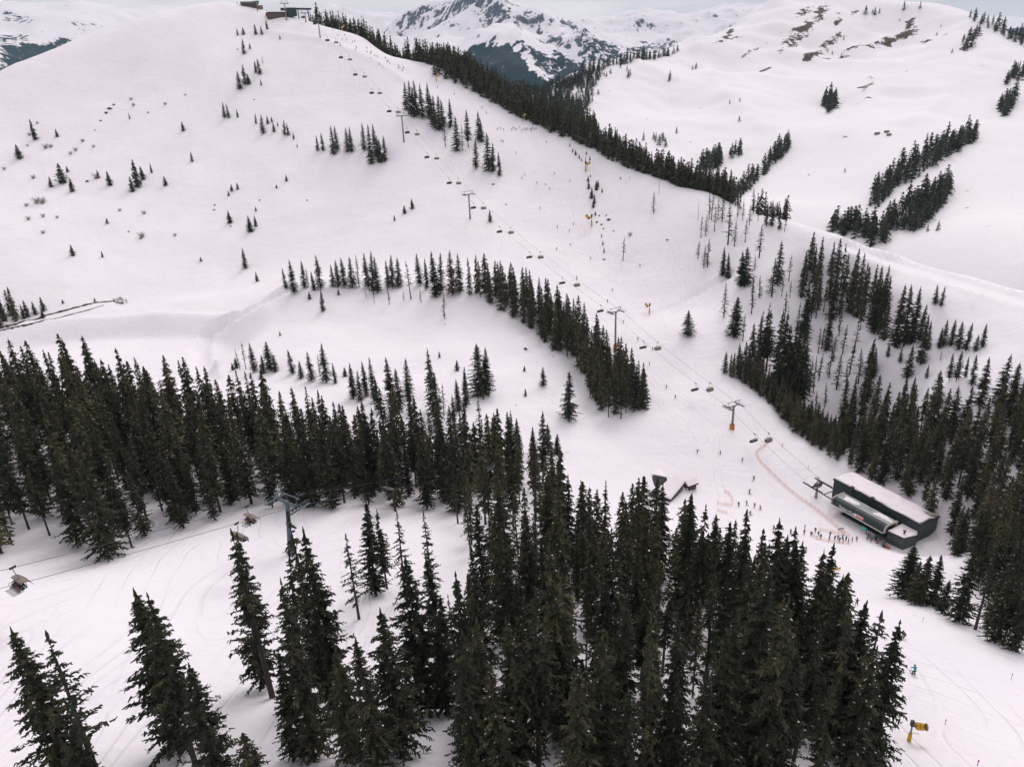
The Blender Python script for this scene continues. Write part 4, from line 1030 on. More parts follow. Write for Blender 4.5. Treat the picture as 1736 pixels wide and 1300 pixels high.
# chair prototype meshes, origin at the grip on the rope, +Y the way the chair faces
CW = 3.1
def chair_meshes():
    out = {}
    mb = MB(); mb.box((0, 0, 0.02), (0.28, 0.9, 0.25)); mb.tube((0, -0.5, 0.1), (0, 0.5, 0.1), 0.12, 0.12, 6); out['grip'] = mb.mesh('grip', DARK)
    mb = MB(); mb.path([(0, 0, 0), (0.25, 0, -0.5), (0.25, -0.25, -1.7), (0, -0.45, -2.3)], 0.07, 6); out['hanger'] = mb.mesh('hanger', STEEL)
    mb = MB(); mb.tube((-CW / 2, -0.45, -2.3), (CW / 2, -0.45, -2.3), 0.07, 0.07, 6)
    for s in (-1, 1):
        mb.path([(s * CW / 2, -0.45, -2.3), (s * CW / 2, -0.5, -3.3), (s * CW / 2, 0.25, -3.45)], 0.06, 6)
        mb.path([(s * CW / 2, -0.2, -3.0), (s * CW / 2, 0.75, -3.05), (s * CW / 4, 0.8, -3.75)], 0.04, 5)
    mb.tube((-CW / 2, 0.8, -3.75), (CW / 2, 0.8, -3.75), 0.045, 0.045, 5); out['frame'] = mb.mesh('frame', STEEL)
    mb = MB()
    for i in range(6):
        x = (i - 2.5) * CW / 6.2
        mb.box((x, 0.02, -3.38), (CW / 6.8, 0.58, 0.16))
    out['seat'] = mb.mesh('seat', SEATM)
    mb = MB(); M = Matrix.Rotation(R(-12), 3, 'X')
    for i in range(6):
        x = (i - 2.5) * CW / 6.2
        mb.box((x, -0.36, -2.98), (CW / 6.8, 0.13, 0.75), 0, 0, M)
    out['backrest'] = mb.mesh('backrest', SEATM)
    for nm, a0, a1 in (('bubble_closed', 108, -28), ('bubble_open', 178, 62)):
        mb = MB(); n, ns = 9, 5; vs = []
        for t in (1.0, 0.965):
            for i in range(n):
                a = R(a0 + (a1 - a0) * i / (n - 1))
                for j in range(ns):
                    x = (j / (ns - 1) - 0.5) * (CW + 0.25); e = 1 - 0.10 * abs(2 * j / (ns - 1) - 1) ** 2.5
                    vs.append((x, -0.28 + math.cos(a) * 1.12 * e * t, -3.25 + math.sin(a) * 1.12 * e * t))
        fs = []; m_ = n * ns
        for i in range(n - 1):
            for j in range(ns - 1):
                a, b, c, d = i * ns + j, i * ns + j + 1, (i + 1) * ns + j + 1, (i + 1) * ns + j
                fs.append((a, b, c, d)); fs.append((m_ + d, m_ + c, m_ + b, m_ + a))
        mb.add(vs, fs)
        for j in (0, 2, 4):
            pts = [vs[i * ns + j] for i in range(n)]; mb.path(pts, 0.03, 4, 1)
        out[nm] = mb.mesh('bubble', [BUBBLE, DARK])
        out[nm + '_smoked'] = mb.mesh('bubble', [SMOKE, DARK])
    return out
CH = chair_meshes()
def chair(at, face, label, group, bubble, swing=0.0, scale=1.0):
    o = empty('lift_chair', V3(at), math.atan2(-face[0], face[1]))
    o.scale = (scale,) * 3
    for k in ('grip', 'hanger', 'frame', 'seat', 'backrest', bubble):
        c = bpy.data.objects.new('bubble' if k.startswith('bubble') else k, CH[k]); COL.objects.link(c); c.parent = o
    tag(o, label, 'lift chair', group)
    return o
def rope_at(pts, px, dy=0.0):
    best, bp = 1e9, None
    for a, b in zip(pts[:-1], pts[1:]):
        for i in range(12):
            p = a + (b - a) * i / 12
            e = abs(proj(p - UPV * dy)[0] - px)
            if e < best: best, bp = e, p
    return bp
left_x = [1278, 1179, 1091, 1019, 953, 898, 847, 803, 762, 724, 691, 660, 630, 603, 578, 555, 534, 514]
right_x = [1386, 1302, 1203, 1115, 977, 917, 866, 820, 777, 740, 707, 675, 644, 618, 593, 570, 547, 527]
for i, x in enumerate(left_x):
    chair(rope_at(ropeL, x, 3.2), LIFTD, '%s chair up from the station on the left rope, seen from behind' % ordinal(i + 1), 'chairs on the left rope of the main lift', 'bubble_closed_smoked')
for i, x in enumerate(right_x):
    chair(rope_at(ropeR, x, 3.2), -LIFTD, '%s chair up from the station on the right rope, facing downhill' % ordinal(i + 1), 'chairs on the right rope of the main lift', 'bubble_closed')

# ------------------------------------------------------------------ foreground chairlift
G2 = g_at(493, 940)
A2 = P(22, 964, 138)
H2 = G2 + UPV * 12.0
u2 = (A2 - H2)[:2]
for _ in range(20):
    uu = u2 / np.linalg.norm(u2); pn = np.array([uu[1], -uu[0]]); pn = pn if pn[1] > 0 else -pn
    u2 = A2[:2] - H2[:2] - HG * pn
uu = u2 / np.linalg.norm(u2); pn = np.array([uu[1], -uu[0]]); pn = pn if pn[1] > 0 else -pn
hd2, _u = pylon('lift_pylon', G2, 12.0, uu, 'blue grey lift pylon on the snow in front of the left forest', 'pylons of the foreground chairlift', HG, BLUEGREY, 1.0, None, r=0.62, tilt=-0.12)
pn3 = np.array([pn[0], pn[1], 0]); uu3 = np.array([uu[0], uu[1], 0])
# next pylon among the trees, on the same plan line
v = ray(812, 806); t_ = ((H2[:2]) @ pn) / (v[:2] @ pn); B2 = v * t_
gb = float(near.h(B2[0], B2[1]))
hd3, _u = pylon('lift_pylon', np.array([B2[0], B2[1], gb]), max(9.0, B2[2] - gb), uu, 'pale lift pylon half hidden among spruces in the middle', 'pylons of the foreground chairlift', HG, BLUEGREY, 1.0, None, r=0.5)
A2c = A2 - pn3 * HG
farL = A2c + (A2c - hd2) * 0.8 + UPV * 2
nodes2 = [farL, A2c, hd2, hd3, hd3 + (hd3 - hd2) * 0.8]
def rope2(off):
    out = []
    for a, b in zip(nodes2[:-1], nodes2[1:]):
        L_ = np.linalg.norm(b - a)
        for i in range(12):
            t = i / 12; out.append(a + (b - a) * t + pn3 * off + UPV * (0.2 - 4 * (0.004 if a is nodes2[1] or a is nodes2[0] else 0.01) * L_ * t * (1 - t)))
    return out
rope_far, rope_near = rope2(HG), rope2(-HG)
for pts, lab in ((rope_far, 'farther rope of the foreground chairlift crossing the left snow'), (rope_near, 'nearer rope of the foreground chairlift crossing the left snow')):
    mb = MB(); mb.path([tuple(p) for p in pts], 0.04, 4)
    tag(mb.build('hauling_rope', CABLE), lab, 'rope', 'ropes of the foreground chairlift')
down2 = uu            # towards the left edge
c1 = chair(rope_at(rope_far, 23), down2, 'occupied chair with tan bubble and skiers at the left edge', 'chairs of the foreground lift', 'bubble_open')
c2 = chair(rope_at(rope_far, 418), down2, 'occupied chair beside the blue grey pylon', 'chairs of the foreground lift', 'bubble_open')
c3 = chair(rope_at(rope_near, 402), -down2, 'empty tan chair partly behind spruce tops', 'chairs of the foreground lift', 'bubble_closed')
c4 = chair(rope_at(rope_far, 655), down2, 'dark chair in the shade under the left forest', 'chairs of the foreground lift', 'bubble_open')

# ------------------------------------------------------------------ bottom station
def stp(u, n, z): q = st_xy(u, n); return (q[0], q[1], ST_Z + z)
def st_prism(mb, poly, z0, z1, mi=0):
    pts = [st_xy(u, n) for (u, n) in poly]
    k = lambda z: ([ST_Z + a for a in z] if hasattr(z, '__len__') else ST_Z + z)
    return mb.prism([(p[0], p[1]) for p in pts], k(z0), k(z1), mi)
S = empty('lift_station', (0, 0, 0))
tag(S, 'dark lift station with snow covered flat roof and lettered canopy', 'lift station')
RZ = 7.3
mb = MB(); st_prism(mb, [(0, 0), (34.4, 0), (34.4, 9.3), (0, 9.3)], -5, RZ - 0.35); hall = mb.build('garage_hall', PANEL, S)
mb = MB()                                                     # wall panels, proud of the hall
for i in range(17):
    u0 = 0.1 + i * 2.01; st_prism(mb, [(u0, -0.06), (u0 + 1.9, -0.06), (u0 + 1.9, -0.01), (u0, -0.01)], 0.2, RZ - 0.6)
me_cl = None
hp_ = mb.build('front_cladding', CLAD, hall)
for i in range(4):
    mb = MB(); n0 = 0.25 + i * 2.25; st_prism(mb, [(34.41, n0), (34.47, n0), (34.47, n0 + 2.1), (34.41, n0 + 2.1)], -4.8, RZ - 0.6); mb.build('panel', PANEL, hall)
for i in range(4):
    mb = MB(); n0 = 0.25 + i * 2.25; st_prism(mb, [(-0.07, n0), (-0.01, n0), (-0.01, n0 + 2.1), (-0.07, n0 + 2.1)], 0, RZ - 0.6); mb.build('panel', PANEL, hall)
mb = MB()
for (poly) in ([(-0.25, -0.25), (34.65, -0.25), (34.65, 0.0), (-0.25, 0.0)], [(-0.25, 9.3), (34.65, 9.3), (34.65, 9.55), (-0.25, 9.55)], [(-0.25, 0.0), (0, 0.0), (0, 9.3), (-0.25, 9.3)], [(34.4, 0.0), (34.65, 0.0), (34.65, 9.3), (34.4, 9.3)]):
    st_prism(mb, poly, RZ - 0.5, RZ + 0.05)
mb.build('parapet', DARK, S)
# roof snow: a heaped sheet, thinner along the front, blown bare near the right corner
def snow_sheet(name, poly_fn, nu, nn, zfn, parent, matr=None):
    mb = MB(); vs = []
    for i in range(nu + 1):
        for j in range(nn + 1):
            u, n = poly_fn(i / nu, j / nn); q = st_xy(u, n); vs.append((q[0], q[1], ST_Z + zfn(i / nu, j / nn)))
    fs = [(i * (nn + 1) + j, (i + 1) * (nn + 1) + j, (i + 1) * (nn + 1) + j + 1, i * (nn + 1) + j + 1) for i in range(nu) for j in range(nn)]
    mb.add(vs, fs)
    o = mb.build(name, matr or ROOFSNOW, parent, True)
    m_ = o.modifiers.new('thick', 'SOLIDIFY'); m_.thickness = 0.35; m_.offset = -1
    return o
def bumpy(seed): 
    return lambda a, b: float(fbm(np.array([a * 5 + seed]), np.array([b * 3 + seed * 2.0]), 3, seed)[0])
b1 = bumpy(3)
snow_sheet('roof_snow', lambda a, b: (0.1 + a * 34.1, 0.1 + b * 9.1), 40, 12, lambda a, b: RZ + 0.34 + 0.40 * b1(a, b) + 0.18 * math.sin(b * 3.1) - (0.9 * max(0, a - 0.86) * max(0, b - 0.35) * 8), S)
mb = MB()
for (u0, n0) in ((29.6, 7.0), (30.2, 5.2)): mb.tube(stp(u0, n0, RZ + 0.2), stp(34.2, 8.9, RZ + 0.32), 0.35, 0.5, 6)
mb.build('roof_hatch', BEIGE, S)
for u0 in (8.2, 16.6):
    mb = MB(); mb.tube(stp(u0, -0.5, RZ - 1.2), stp(u0, -0.5, RZ + 0.7), 0.4, 0.4, 8); mb.box(stp(u0, -0.5, RZ + 0.8), (1.1, 1.1, 0.4), math.atan2(ST_U[1], ST_U[0])); mb.build('ventilator', DARK, S)
# drive canopy: flat grey top, rounded lettered front
C0, C1 = 7.0, 27.8
prof = [(-8.35, 3.0), (-8.25, 4.55), (-7.75, 5.25), (-6.6, 5.6), (-2.4, 5.6), (-2.4, 3.0)]
def extrude_profile(prof, u0, u1, mb, mi=0, mis=None):
    a = [stp(u0, n, z) for (n, z) in prof]; b = [stp(u1, n, z) for (n, z) in prof]; k = len(prof)
    mb.add(a + b, [(i, (i + 1) % k, k + (i + 1) % k, k + i) for i in range(k)] + [tuple(range(k - 1, -1, -1)), tuple(range(k, 2 * k))], mi)
    if mis: 
        for i, v_ in mis.items(): mb.m[len(mb.m) - k - 2 + i] = v_
mb = MB(); extrude_profile(prof, C0, C1, mb, 0, {3: 1}); canopy = mb.build('canopy', [CLAD, GREYROOF], S)
for i in range(13):
    mb = MB(); u0 = C0 + 0.4 + i * 1.62
    extrude_profile([(-8.37, 3.1), (-8.27, 4.56), (-7.77, 5.27), (-6.62, 5.63), (-6.6, 5.6), (-7.75, 5.24), (-8.25, 4.54), (-8.35, 3.1)], u0, u0 + 0.05, mb); mb.build('seam', DARK, canopy)
for u0 in (C0 - 0.55, C1):
    mb = MB(); extrude_profile([(-8.45, 2.9), (-8.35, 4.6), (-7.8, 5.35), (-6.6, 5.75), (-2.2, 5.75), (-2.2, 2.9), (-2.9, 2.9), (-2.9, 5.2), (-6.5, 5.2), (-7.3, 4.9), (-7.7, 4.4), (-7.8, 2.9)], u0, u0 + 0.55, mb); mb.build('end_frame', BEIGE, canopy)
mb = MB(); mb.box(stp((C0 + C1) / 2, -8.5, 2.85), (C1 - C0, 0.25, 0.22), math.atan2(ST_U[1], ST_U[0])); mb.build('gutter', WHITE, canopy)
b2 = bumpy(9)
def patch(u0, u1, n0, n1, seed):
    cu, cn_, ru_, rn_ = (u0 + u1) / 2, (n0 + n1) / 2, (u1 - u0) / 2, (n1 - n0) / 2
    mb = MB(); vs = [stp(cu, cn_, 5.95)]; k = 18
    for ring, zz in ((0.62, 5.93), (1.0, 5.61)):
        for i in range(k):
            a = 6.283 * i / k; w = ring * (1 + 0.16 * math.sin(3 * a + seed) + 0.08 * math.sin(7 * a + seed * 2)); sq = 1 / max(abs(math.cos(a)), abs(math.sin(a))) ** 0.6
            vs.append(stp(cu + ru_ * w * sq * math.cos(a), cn_ + rn_ * w * sq * math.sin(a), zz))
    fs = [(0, 1 + i, 1 + (i + 1) % k) for i in range(k)] + [(1 + i, 1 + k + i, 1 + k + (i + 1) % k, 1 + (i + 1) % k) for i in range(k)]
    mb.add(vs, fs); mb.build('snow_patch', ROOFSNOW, canopy, True)
patch(8.8, 14.6, -5.9, -3.4, 1.0); patch(20.6, 27.6, -5.2, -3.0, 2.4)
# lettering on the rounded front
def sign_text(txt, u0, size, matr, parent, z=3.28, n=-8.40):
    cu_ = bpy.data.curves.new('lettering', 'FONT'); cu_.body = txt; cu_.size = size; cu_.extrude = 0.02; cu_.offset = 0.012
    tmp = bpy.data.objects.new('tmp_text', cu_); COL.objects.link(tmp)
    dg = bpy.context.evaluated_depsgraph_get()
    me = bpy.data.meshes.new_from_object(tmp.evaluated_get(dg))
    bpy.data.objects.remove(tmp); bpy.data.curves.remove(cu_)
    me.name = 'lettering'; me.materials.clear(); me.materials.append(matr)
    q = st_xy(u0, n); ex = Vector((ST_U[0], ST_U[1], 0)); fn = Vector((-ST_N[0], -ST_N[1], 0)); ey = Vector((ST_N[0] * 0.065, ST_N[1] * 0.065, 1)).normalized(); ez = ex.cross(ey)
    o = bpy.data.objects.new('lettering', me); COL.objects.link(o); o.parent = parent
    o.matrix_local = Matrix(((ex[0], ey[0], ez[0], q[0]), (ex[1], ey[1], ez[1], q[1]), (ex[2], ey[2], ez[2], ST_Z + z), (0, 0, 0, 1)))
    return o
sign_text('Reiter-Ost', 10.0, 1.4, WHITE, canopy)
mb = MB(); 
for (u0, u1, mi, z0, z1) in ((16.15, 17.1, 0, 3.25, 4.2), (17.1, 19.9, 1, 3.25, 4.45)):
    a = [stp(u0, -8.42, z0), stp(u1, -8.42, z0), stp(u1, -8.36, z1), stp(u0, -8.36, z1)]; b = [stp(u0, -8.36, z0), stp(u1, -8.36, z0), stp(u1, -8.28, z1), stp(u0, -8.28, z1)]
    mb.add(a + b, [(0, 1, 2, 3), (7, 6, 5, 4), (0, 4, 5, 1), (1, 5, 6, 2), (2, 6, 7, 3), (3, 7, 4, 0)], mi)
mb.build('logo_board', [WHITE, mat('red_white_print', (0.62, 0.30, 0.31), 0.6)], canopy)
# pillars, dark drive, loading platform, glass screens
for (u0, n0) in ((9.0, -3.2), (13.5, -3.2), (18.0, -3.2), (22.5, -3.2), (26.5, -3.2), (20.5, -7.6), (26.8, -7.8)):
    mb = MB(); mb.box(stp(u0, n0, 1.4), (0.5, 0.5, 3.2), math.atan2(ST_U[1], ST_U[0])); mb.build('pillar', DARK, S)
mb = MB(); mb.tube(stp(23.5, -5.3, 2.3), stp(23.5, -5.3, 2.7), 2.4, 2.4, 24); mb.box(stp(23.5, -5.3, 2.0), (3.0, 1.2, 1.2), math.atan2(ST_U[1], ST_U[0])); mb.build('bullwheel', DARK, S)
mb = MB(); mb.box(stp(18.5, -4.6, 0.08), (17, 5.0, 0.5), math.atan2(ST_U[1], ST_U[0])); mb.build('platform', PANEL, S)
mb = MB(); mb.box(stp(21.8, -9.6, 1.5), (2.0, 0.08, 1.1), math.atan2(ST_U[1], ST_U[0])); mb.tube(stp(20.9, -9.6, -0.2), stp(20.9, -9.6, 2.0), 0.05, 0.05, 5); mb.tube(stp(22.7, -9.6, -0.2), stp(22.7, -9.6, 2.0), 0.05, 0.05, 5)
mb.build('turquoise_board', TEAL, S)
mb = MB(); mb.box(stp(25.4, -9.9, 1.2), (4.6, 0.06, 1.0), math.atan2(ST_U[1], ST_U[0])); mb.build('glass_screen', mat('pale_blue_glass', (0.25, 0.42, 0.46), 0.2), S)
# head frame where the ropes leave uphill
mb = MB()
for n0 in (-5.3 - HG, -5.3 + HG):
    mb.tube(stp(-6.5, n0, 5.1), stp(8.0, n0, 4.6), 0.22, 0.22, 6)
mb.tube(stp(-2.5, -5.3 - HG - 0.4, 5.0), stp(-2.5, -5.3 + HG + 0.4, 5.0), 0.25, 0.25, 6); mb.tube(stp(3.0, -5.3 - HG, 4.8), stp(3.0, -5.3 + HG, 4.8), 0.18, 0.18, 6)
mb.tube(stp(-2.5, -5.3 - HG * 0.6, 5.0), stp(-2.5, -5.3, 7.0), 0.1, 0.1, 5); mb.tube(stp(-2.5, -5.3 + HG * 0.6, 5.0), stp(-2.5, -5.3, 7.0), 0.1, 0.1, 5)
mb.build('rope_guide', DARK, S)
mb = MB(); mb.tube(stp(-2.5, -5.3, -1.0), stp(-2.5, -5.3, 5.0), 0.5, 0.35, 10); mb.build('guide_post', STEEL, S)
mb = MB()
for n0 in (-5.3 - HG, -5.3 + HG):
    for k in range(10): q = stp(-6.0 + k * 0.9, n0, 5.25); mb.tube((q[0] - ST_N[0] * 0.12, q[1] - ST_N[1] * 0.12, q[2]), (q[0] + ST_N[0] * 0.12, q[1] + ST_N[1] * 0.12, q[2]), 0.28, 0.28, 8)
mb.build('guide_sheaves', DARK, S)
# control house
mb = MB(); st_prism(mb, [(28.6, -7.4), (34.2, -6.6), (35.2, -1.5), (34.3, -0.2), (28.6, -0.2)], -5, 3.55); ctl = mb.build('control_house', PANEL, S)
mb = MB(); st_prism(mb, [(28.4, -7.65), (34.4, -6.85), (35.45, -1.5), (34.5, 0.0), (28.4, 0.0)], 3.55, 3.85); mb.build('roof_edge', DARK, ctl)
mb = MB(); st_prism(mb, [(28.7, -7.3), (34.1, -6.55), (35.05, -1.6), (34.2, -0.35), (28.7, -0.35)], 3.86, [4.1, 4.15, 4.3, 4.45, 4.4]); mb.build('roof_snow', ROOFSNOW, ctl)
mb = MB(); mb.tube(stp(32.6, -4.6, 4.1), stp(32.6, -4.6, 5.2), 0.3, 0.3, 8); mb.box(stp(32.6, -4.6, 5.25), (0.9, 0.9, 0.15)); mb.build('chimney', DARK, ctl)
for i in range(4):
    mb = MB(); a, b_ = 28.9 + i * 1.3, 30.05 + i * 1.3
    def wn_(u): return -7.4 + (u - 28.6) / 5.6 * 0.8 - 0.05
    p = [stp(a, wn_(a), 1.2), stp(b_, wn_(b_), 1.2), stp(b_, wn_(b_), 2.6), stp(a, wn_(a), 2.6)]; q = [stp(a, wn_(a) + 0.08, 1.2), stp(b_, wn_(b_) + 0.08, 1.2), stp(b_, wn_(b_) + 0.08, 2.6), stp(a, wn_(a) + 0.08, 2.6)]
    mb.add(p + q, [(0, 1, 2, 3), (0, 4, 5, 1), (1, 5, 6, 2), (2, 6, 7, 3), (3, 7, 4, 0)]); mb.build('window', GLASS, ctl)
mb = MB(); st_prism(mb, [(26.4, -10.3), (30.2, -9.9), (30.2, -8.4), (26.4, -8.4)], 1.6, 1.9); mb.tube(stp(26.6, -10.1, -1), stp(26.6, -10.1, 1.7), 0.12, 0.12, 6); mb.tube(stp(30.0, -9.8, -1.5), stp(30.0, -9.8, 1.7), 0.12, 0.12, 6); mb.build('porch_roof', DARK, S)

# snowmobile in front of the station
q = g_at(1500, 928, 200, 330); o = empty('snowmobile', V3(q), math.atan2(ST_U[1], ST_U[0]) + 0.4)
mb = MB(); mb.box((0, 0, 0.35), (1.5, 0.5, 0.35)); mb.build('track', DARK, o)
mb = MB(); mb.add([(0.3, -0.4, 0.4), (1.5, -0.3, 0.4), (1.5, 0.3, 0.4), (0.3, 0.4, 0.4), (0.4, -0.32, 0.95), (0.95, -0.25, 0.85), (0.95, 0.25, 0.85), (0.4, 0.32, 0.95)], [(3, 2, 1, 0), (4, 5, 6, 7), (0, 1, 5, 4), (1, 2, 6, 5), (2, 3, 7, 6), (3, 0, 4, 7)]); mb.build('hood', REDP, o)
mb = MB(); mb.box((-0.5, 0, 0.68), (1.2, 0.42, 0.3)); mb.build('seat', DARK, o)
mb = MB(); mb.tube((0.35, -0.45, 1.15), (0.35, 0.45, 1.15), 0.04, 0.04, 6); mb.tube((0.5, 0, 0.8), (0.35, 0, 1.15), 0.04, 0.04, 6); mb.build('handlebar', DARK, o)
for s in (-1, 1): mb = MB(); mb.box((1.1, s * 0.48, 0.08), (1.2, 0.15, 0.06)); mb.tube((1.1, s * 0.48, 0.1), (0.9, s * 0.25, 0.5), 0.04, 0.04, 5); mb.build('ski', DARK, o)
tag(o, 'red and black snowmobile parked before the lift station', 'snowmobile')

# ------------------------------------------------------------------ mountain hut
HZ = -140.8
def hp3(x, y, z): q = PZ(x, y, z); return (float(q[0]), float(q[1]), float(z))
Hut = empty('mountain_hut', (0, 0, 0)); tag(Hut, 'snowed-in mountain hut with dark hip roof and white gable roof', 'hut')
def slab(name, pts, thick, matr, parent):
    mb = MB(); n = len(pts); lo = [(p[0], p[1], p[2] - thick) for p in pts]
    mb.add(list(pts) + lo, [tuple(range(n)), tuple(range(2 * n - 1, n - 1, -1))] + [(i, n + i, n + (i + 1) % n, (i + 1) % n) for i in range(n)])
    return mb.build(name, matr, parent)
r1, r2 = hp3(1143, 807, HZ + 6.2), hp3(1109, 836, HZ + 6.2); e1, e2 = hp3(1161, 819, HZ + 3.4), hp3(1137, 848, HZ + 3.4)
back1 = tuple(2 * r1[i] - e1[i] for i in (0, 1)) + (e1[2],); back2 = tuple(2 * r2[i] - e2[i] for i in (0, 1)) + (e2[2],)
rf = slab('roof', [r1, r2, e2, e1], 0.25, DARK, Hut)
def soft(o, w=0.3):
    m_ = o.modifiers.new('round', 'BEVEL'); m_.width = w; m_.segments = 3; m_.limit_method = 'NONE'
    return o
soft(slab('roof_snow', [tuple(a + b for a, b in zip(p, (0, 0, 0.95))) for p in (r1, r2, e2, e1)], 0.85, ROOFSNOW, rf), 0.38)
slab('roof', [r1, back1, back2, r2], 0.25, DARK, Hut)
def wall(p, q, ztop, zbot, matr, parent, nm='wall'):
    mb = MB(); a, b = Vector((p[0], p[1], 0)), Vector((q[0], q[1], 0)); d = (b - a).normalized(); nrm = Vector((d[1], -d[0], 0)) * 0.12
    v_ = [a - nrm, b - nrm, b + nrm, a + nrm]
    mb.prism([(x[0], x[1]) for x in v_], zbot, ztop); return mb.build(nm, matr, parent)
def inset(p, c, f): return tuple(c[i] + (p[i] - c[i]) * f for i in (0, 1))
cen = tuple((e1[i] + e2[i] + back1[i] + back2[i]) / 4 for i in (0, 1))
w1, w2, w3, w4 = [inset(p, cen, 0.9) for p in (e1, e2, back2, back1)]
front_wall = wall(w1, w2, HZ + 3.0, HZ - 2, WOOD, Hut); wall(w2, w3, HZ + 3.0, HZ - 2, WOOD, Hut); wall(w4, w1, HZ + 3.0, HZ - 2, WOOD, Hut)
for (wa, wb, rr_) in ((w4, w1, r1), (w2, w3, r2)):
    mb = MB(); c = inset(rr_, cen, 0.9); mb.add([(wa[0], wa[1], HZ + 2.9), (wb[0], wb[1], HZ + 2.9), (c[0], c[1], HZ + 5.6)], [(0, 1, 2)]); g_ = mb.build('gable', WOOD, Hut); m_ = g_.modifiers.new('t', 'SOLIDIFY'); m_.thickness = 0.2
for i in range(4):
    t0_ = 0.08 + i * 0.23; a = [w1[k] + (w2[k] - w1[k]) * t0_ for k in (0, 1)]; b = [w1[k] + (w2[k] - w1[k]) * (t0_ + 0.13) for k in (0, 1)]
    d = Vector((b[0] - a[0], b[1] - a[1], 0)).normalized(); nr = Vector((d[1], -d[0], 0)); nr = nr if nr.dot(Vector((cen[0] - a[0], cen[1] - a[1], 0))) < 0 else -nr
    mb = MB(); 
    pa, pb = Vector((a[0], a[1], 0)) + nr * 0.15, Vector((b[0], b[1], 0)) + nr * 0.15
    mb.prism([(x[0], x[1]) for x in (pa, pb, pb + nr * 0.05, pa + nr * 0.05)], HZ + 0.9, HZ + 2.2); wdw = mb.build('window', GLASS, front_wall)
    mb = MB(); mb.prism([(x[0], x[1]) for x in (pa - d * 0.1, pb + d * 0.1, pb + d * 0.1 + nr * 0.12, pa - d * 0.1 + nr * 0.12)], HZ + 0.75, HZ + 0.88); mb.build('sill', WHITE, wdw)
# hip-roofed left wing
k1, k2 = hp3(1119, 808, HZ + 5.2), hp3(1131, 811, HZ + 5.2); f1, f2, f3 = hp3(1083, 805, HZ + 2.9), hp3(1106, 832, HZ + 2.9), hp3(1124, 828, HZ + 2.9); bk = hp3(1118, 797, HZ + 2.9)
HIP = mat('green_black_roof', (0.03, 0.04, 0.038), 0.5, noise=0.2)
for nm, pts, mm in (('roof', [f1, f2, k1], HIP), ('roof', [f2, f3, k2, k1], HIP), ('roof', [bk, f1, k1, k2], HIP)): slab(nm, pts, 0.2, mm, Hut)
soft(slab('roof_snow', [tuple(a + b for a, b in zip(p, (0, 0, 0.8))) for p in (bk, (f1[0] * .75 + bk[0] * .25, f1[1] * .75 + bk[1] * .25, f1[2]), k1, k2)], 0.7, ROOFSNOW, Hut))
c2_ = tuple((f1[i] + f2[i] + f3[i] + bk[i]) / 4 for i in (0, 1)); q1, q2, q3 = [inset(p, c2_, 0.88) for p in (f1, f2, f3)]
wall(q1, q2, HZ + 2.6, HZ - 2, WOOD, Hut); wall(q2, q3, HZ + 2.6, HZ - 2, WOOD, Hut)
# small right annex with bright gable window and stair rail
an = hp3(1169, 823, HZ + 1.2); mb = MB(); mb.box((an[0], an[1], HZ - 0.2), (3.6, 3.2, 4.6), 0.5); ann = mb.build('annex', WOOD, Hut)
mb = MB(); M5 = Matrix.Rotation(0.5, 3, 'Z')
pts = [M5 @ Vector(p) for p in ((-2.5, -2.2, 0), (2.5, -2.2, 0), (2.5, 2.2, 0), (-2.5, 2.2, 0), (-2.5, 0, 1.7), (2.5, 0, 1.7))]
mb.add([(an[0] + p[0], an[1] + p[1], HZ + 2.1 + p[2]) for p in pts], [(0, 1, 5, 4), (2, 3, 4, 5), (0, 4, 3), (1, 2, 5), (3, 2, 1, 0)]); ar = mb.build('annex_roof', DARK, ann)
mb = MB(); mb.add([(an[0] + p[0] * 0.98, an[1] + p[1] * 0.98, HZ + 2.5 + p[2]) for p in pts], [(0, 1, 5, 4), (2, 3, 4, 5), (0, 4, 3), (1, 2, 5), (3, 2, 1, 0)]); soft(mb.build('roof_snow', ROOFSNOW, ar), 0.25)
mb = MB(); mb.box((an[0] - 0.9, an[1] - 1.75, HZ + 1.0), (1.2, 0.3, 1.1), 0.5); mb.build('window', mat('window_light_paint', (0.6, 0.5, 0.42), 0.4), ann)  # pale warm colour paints the window's orange light onto the pane
mb = MB(); s0, s1 = g_at(1179, 830), g_at(1168, 848)
if s0 is not None and s1 is not None:
    mb.tube(V3(s0) + Vector((0, 0, 1.2)), V3(s1) + Vector((0, 0, 1.0)), 0.1, 0.1, 5)
    for t in (0, 0.5, 1): q = V3(s0).lerp(V3(s1), t); mb.tube(q - Vector((0, 0, .3)), q + Vector((0, 0, 1.15)), 0.08, 0.08, 5)
    mb.build('handrail', STEEL, Hut)

# ------------------------------------------------------------------ summit buildings
def crest_pt(x, y, t0=500, t1=900):
    q = near.hit(x, y, t0, t1)
    return q
q = crest_pt(478, 30)
sb = empty('summit_station', V3(q), math.atan2(LIFTN[1], LIFTN[0])); tag(sb, 'brown walled lift station with dark roof on the summit', 'lift station')
mb = MB(); mb.box((-1.0, 4, 1.2), (24, 8, 6.0)); wl_ = mb.build('wall', WOOD, sb)
mb = MB(); mb.box((9.5, 2, 4.6), (9, 9, 7.0)); mb.build('drive_house', CLAD, sb)
mb = MB(); mb.box((-1.5, 4, 4.4), (22, 8.4, 0.4)); mb.build('roof_edge', DARK, sb)
mb = MB(); mb.box((-1.5, 4, 4.75), (21, 7.6, 0.3)); mb.build('roof_snow', ROOFSNOW, sb)
mb = MB(); mb.box((20, 2, 7.4), (18, 3.4, 1.4)); mb.build('rope_beam', DARK, sb)
for x in (16.5, 26.0): mb = MB(); mb.tube((x, 2, -3), (x, 2, 7.0), 0.55, 0.45, 8); mb.build('post', DARK, sb)
mb = MB(); mb.box((2.0, 2, 7.0), (3, 3, 2.2)); mb.build('cabin', DARK, sb)
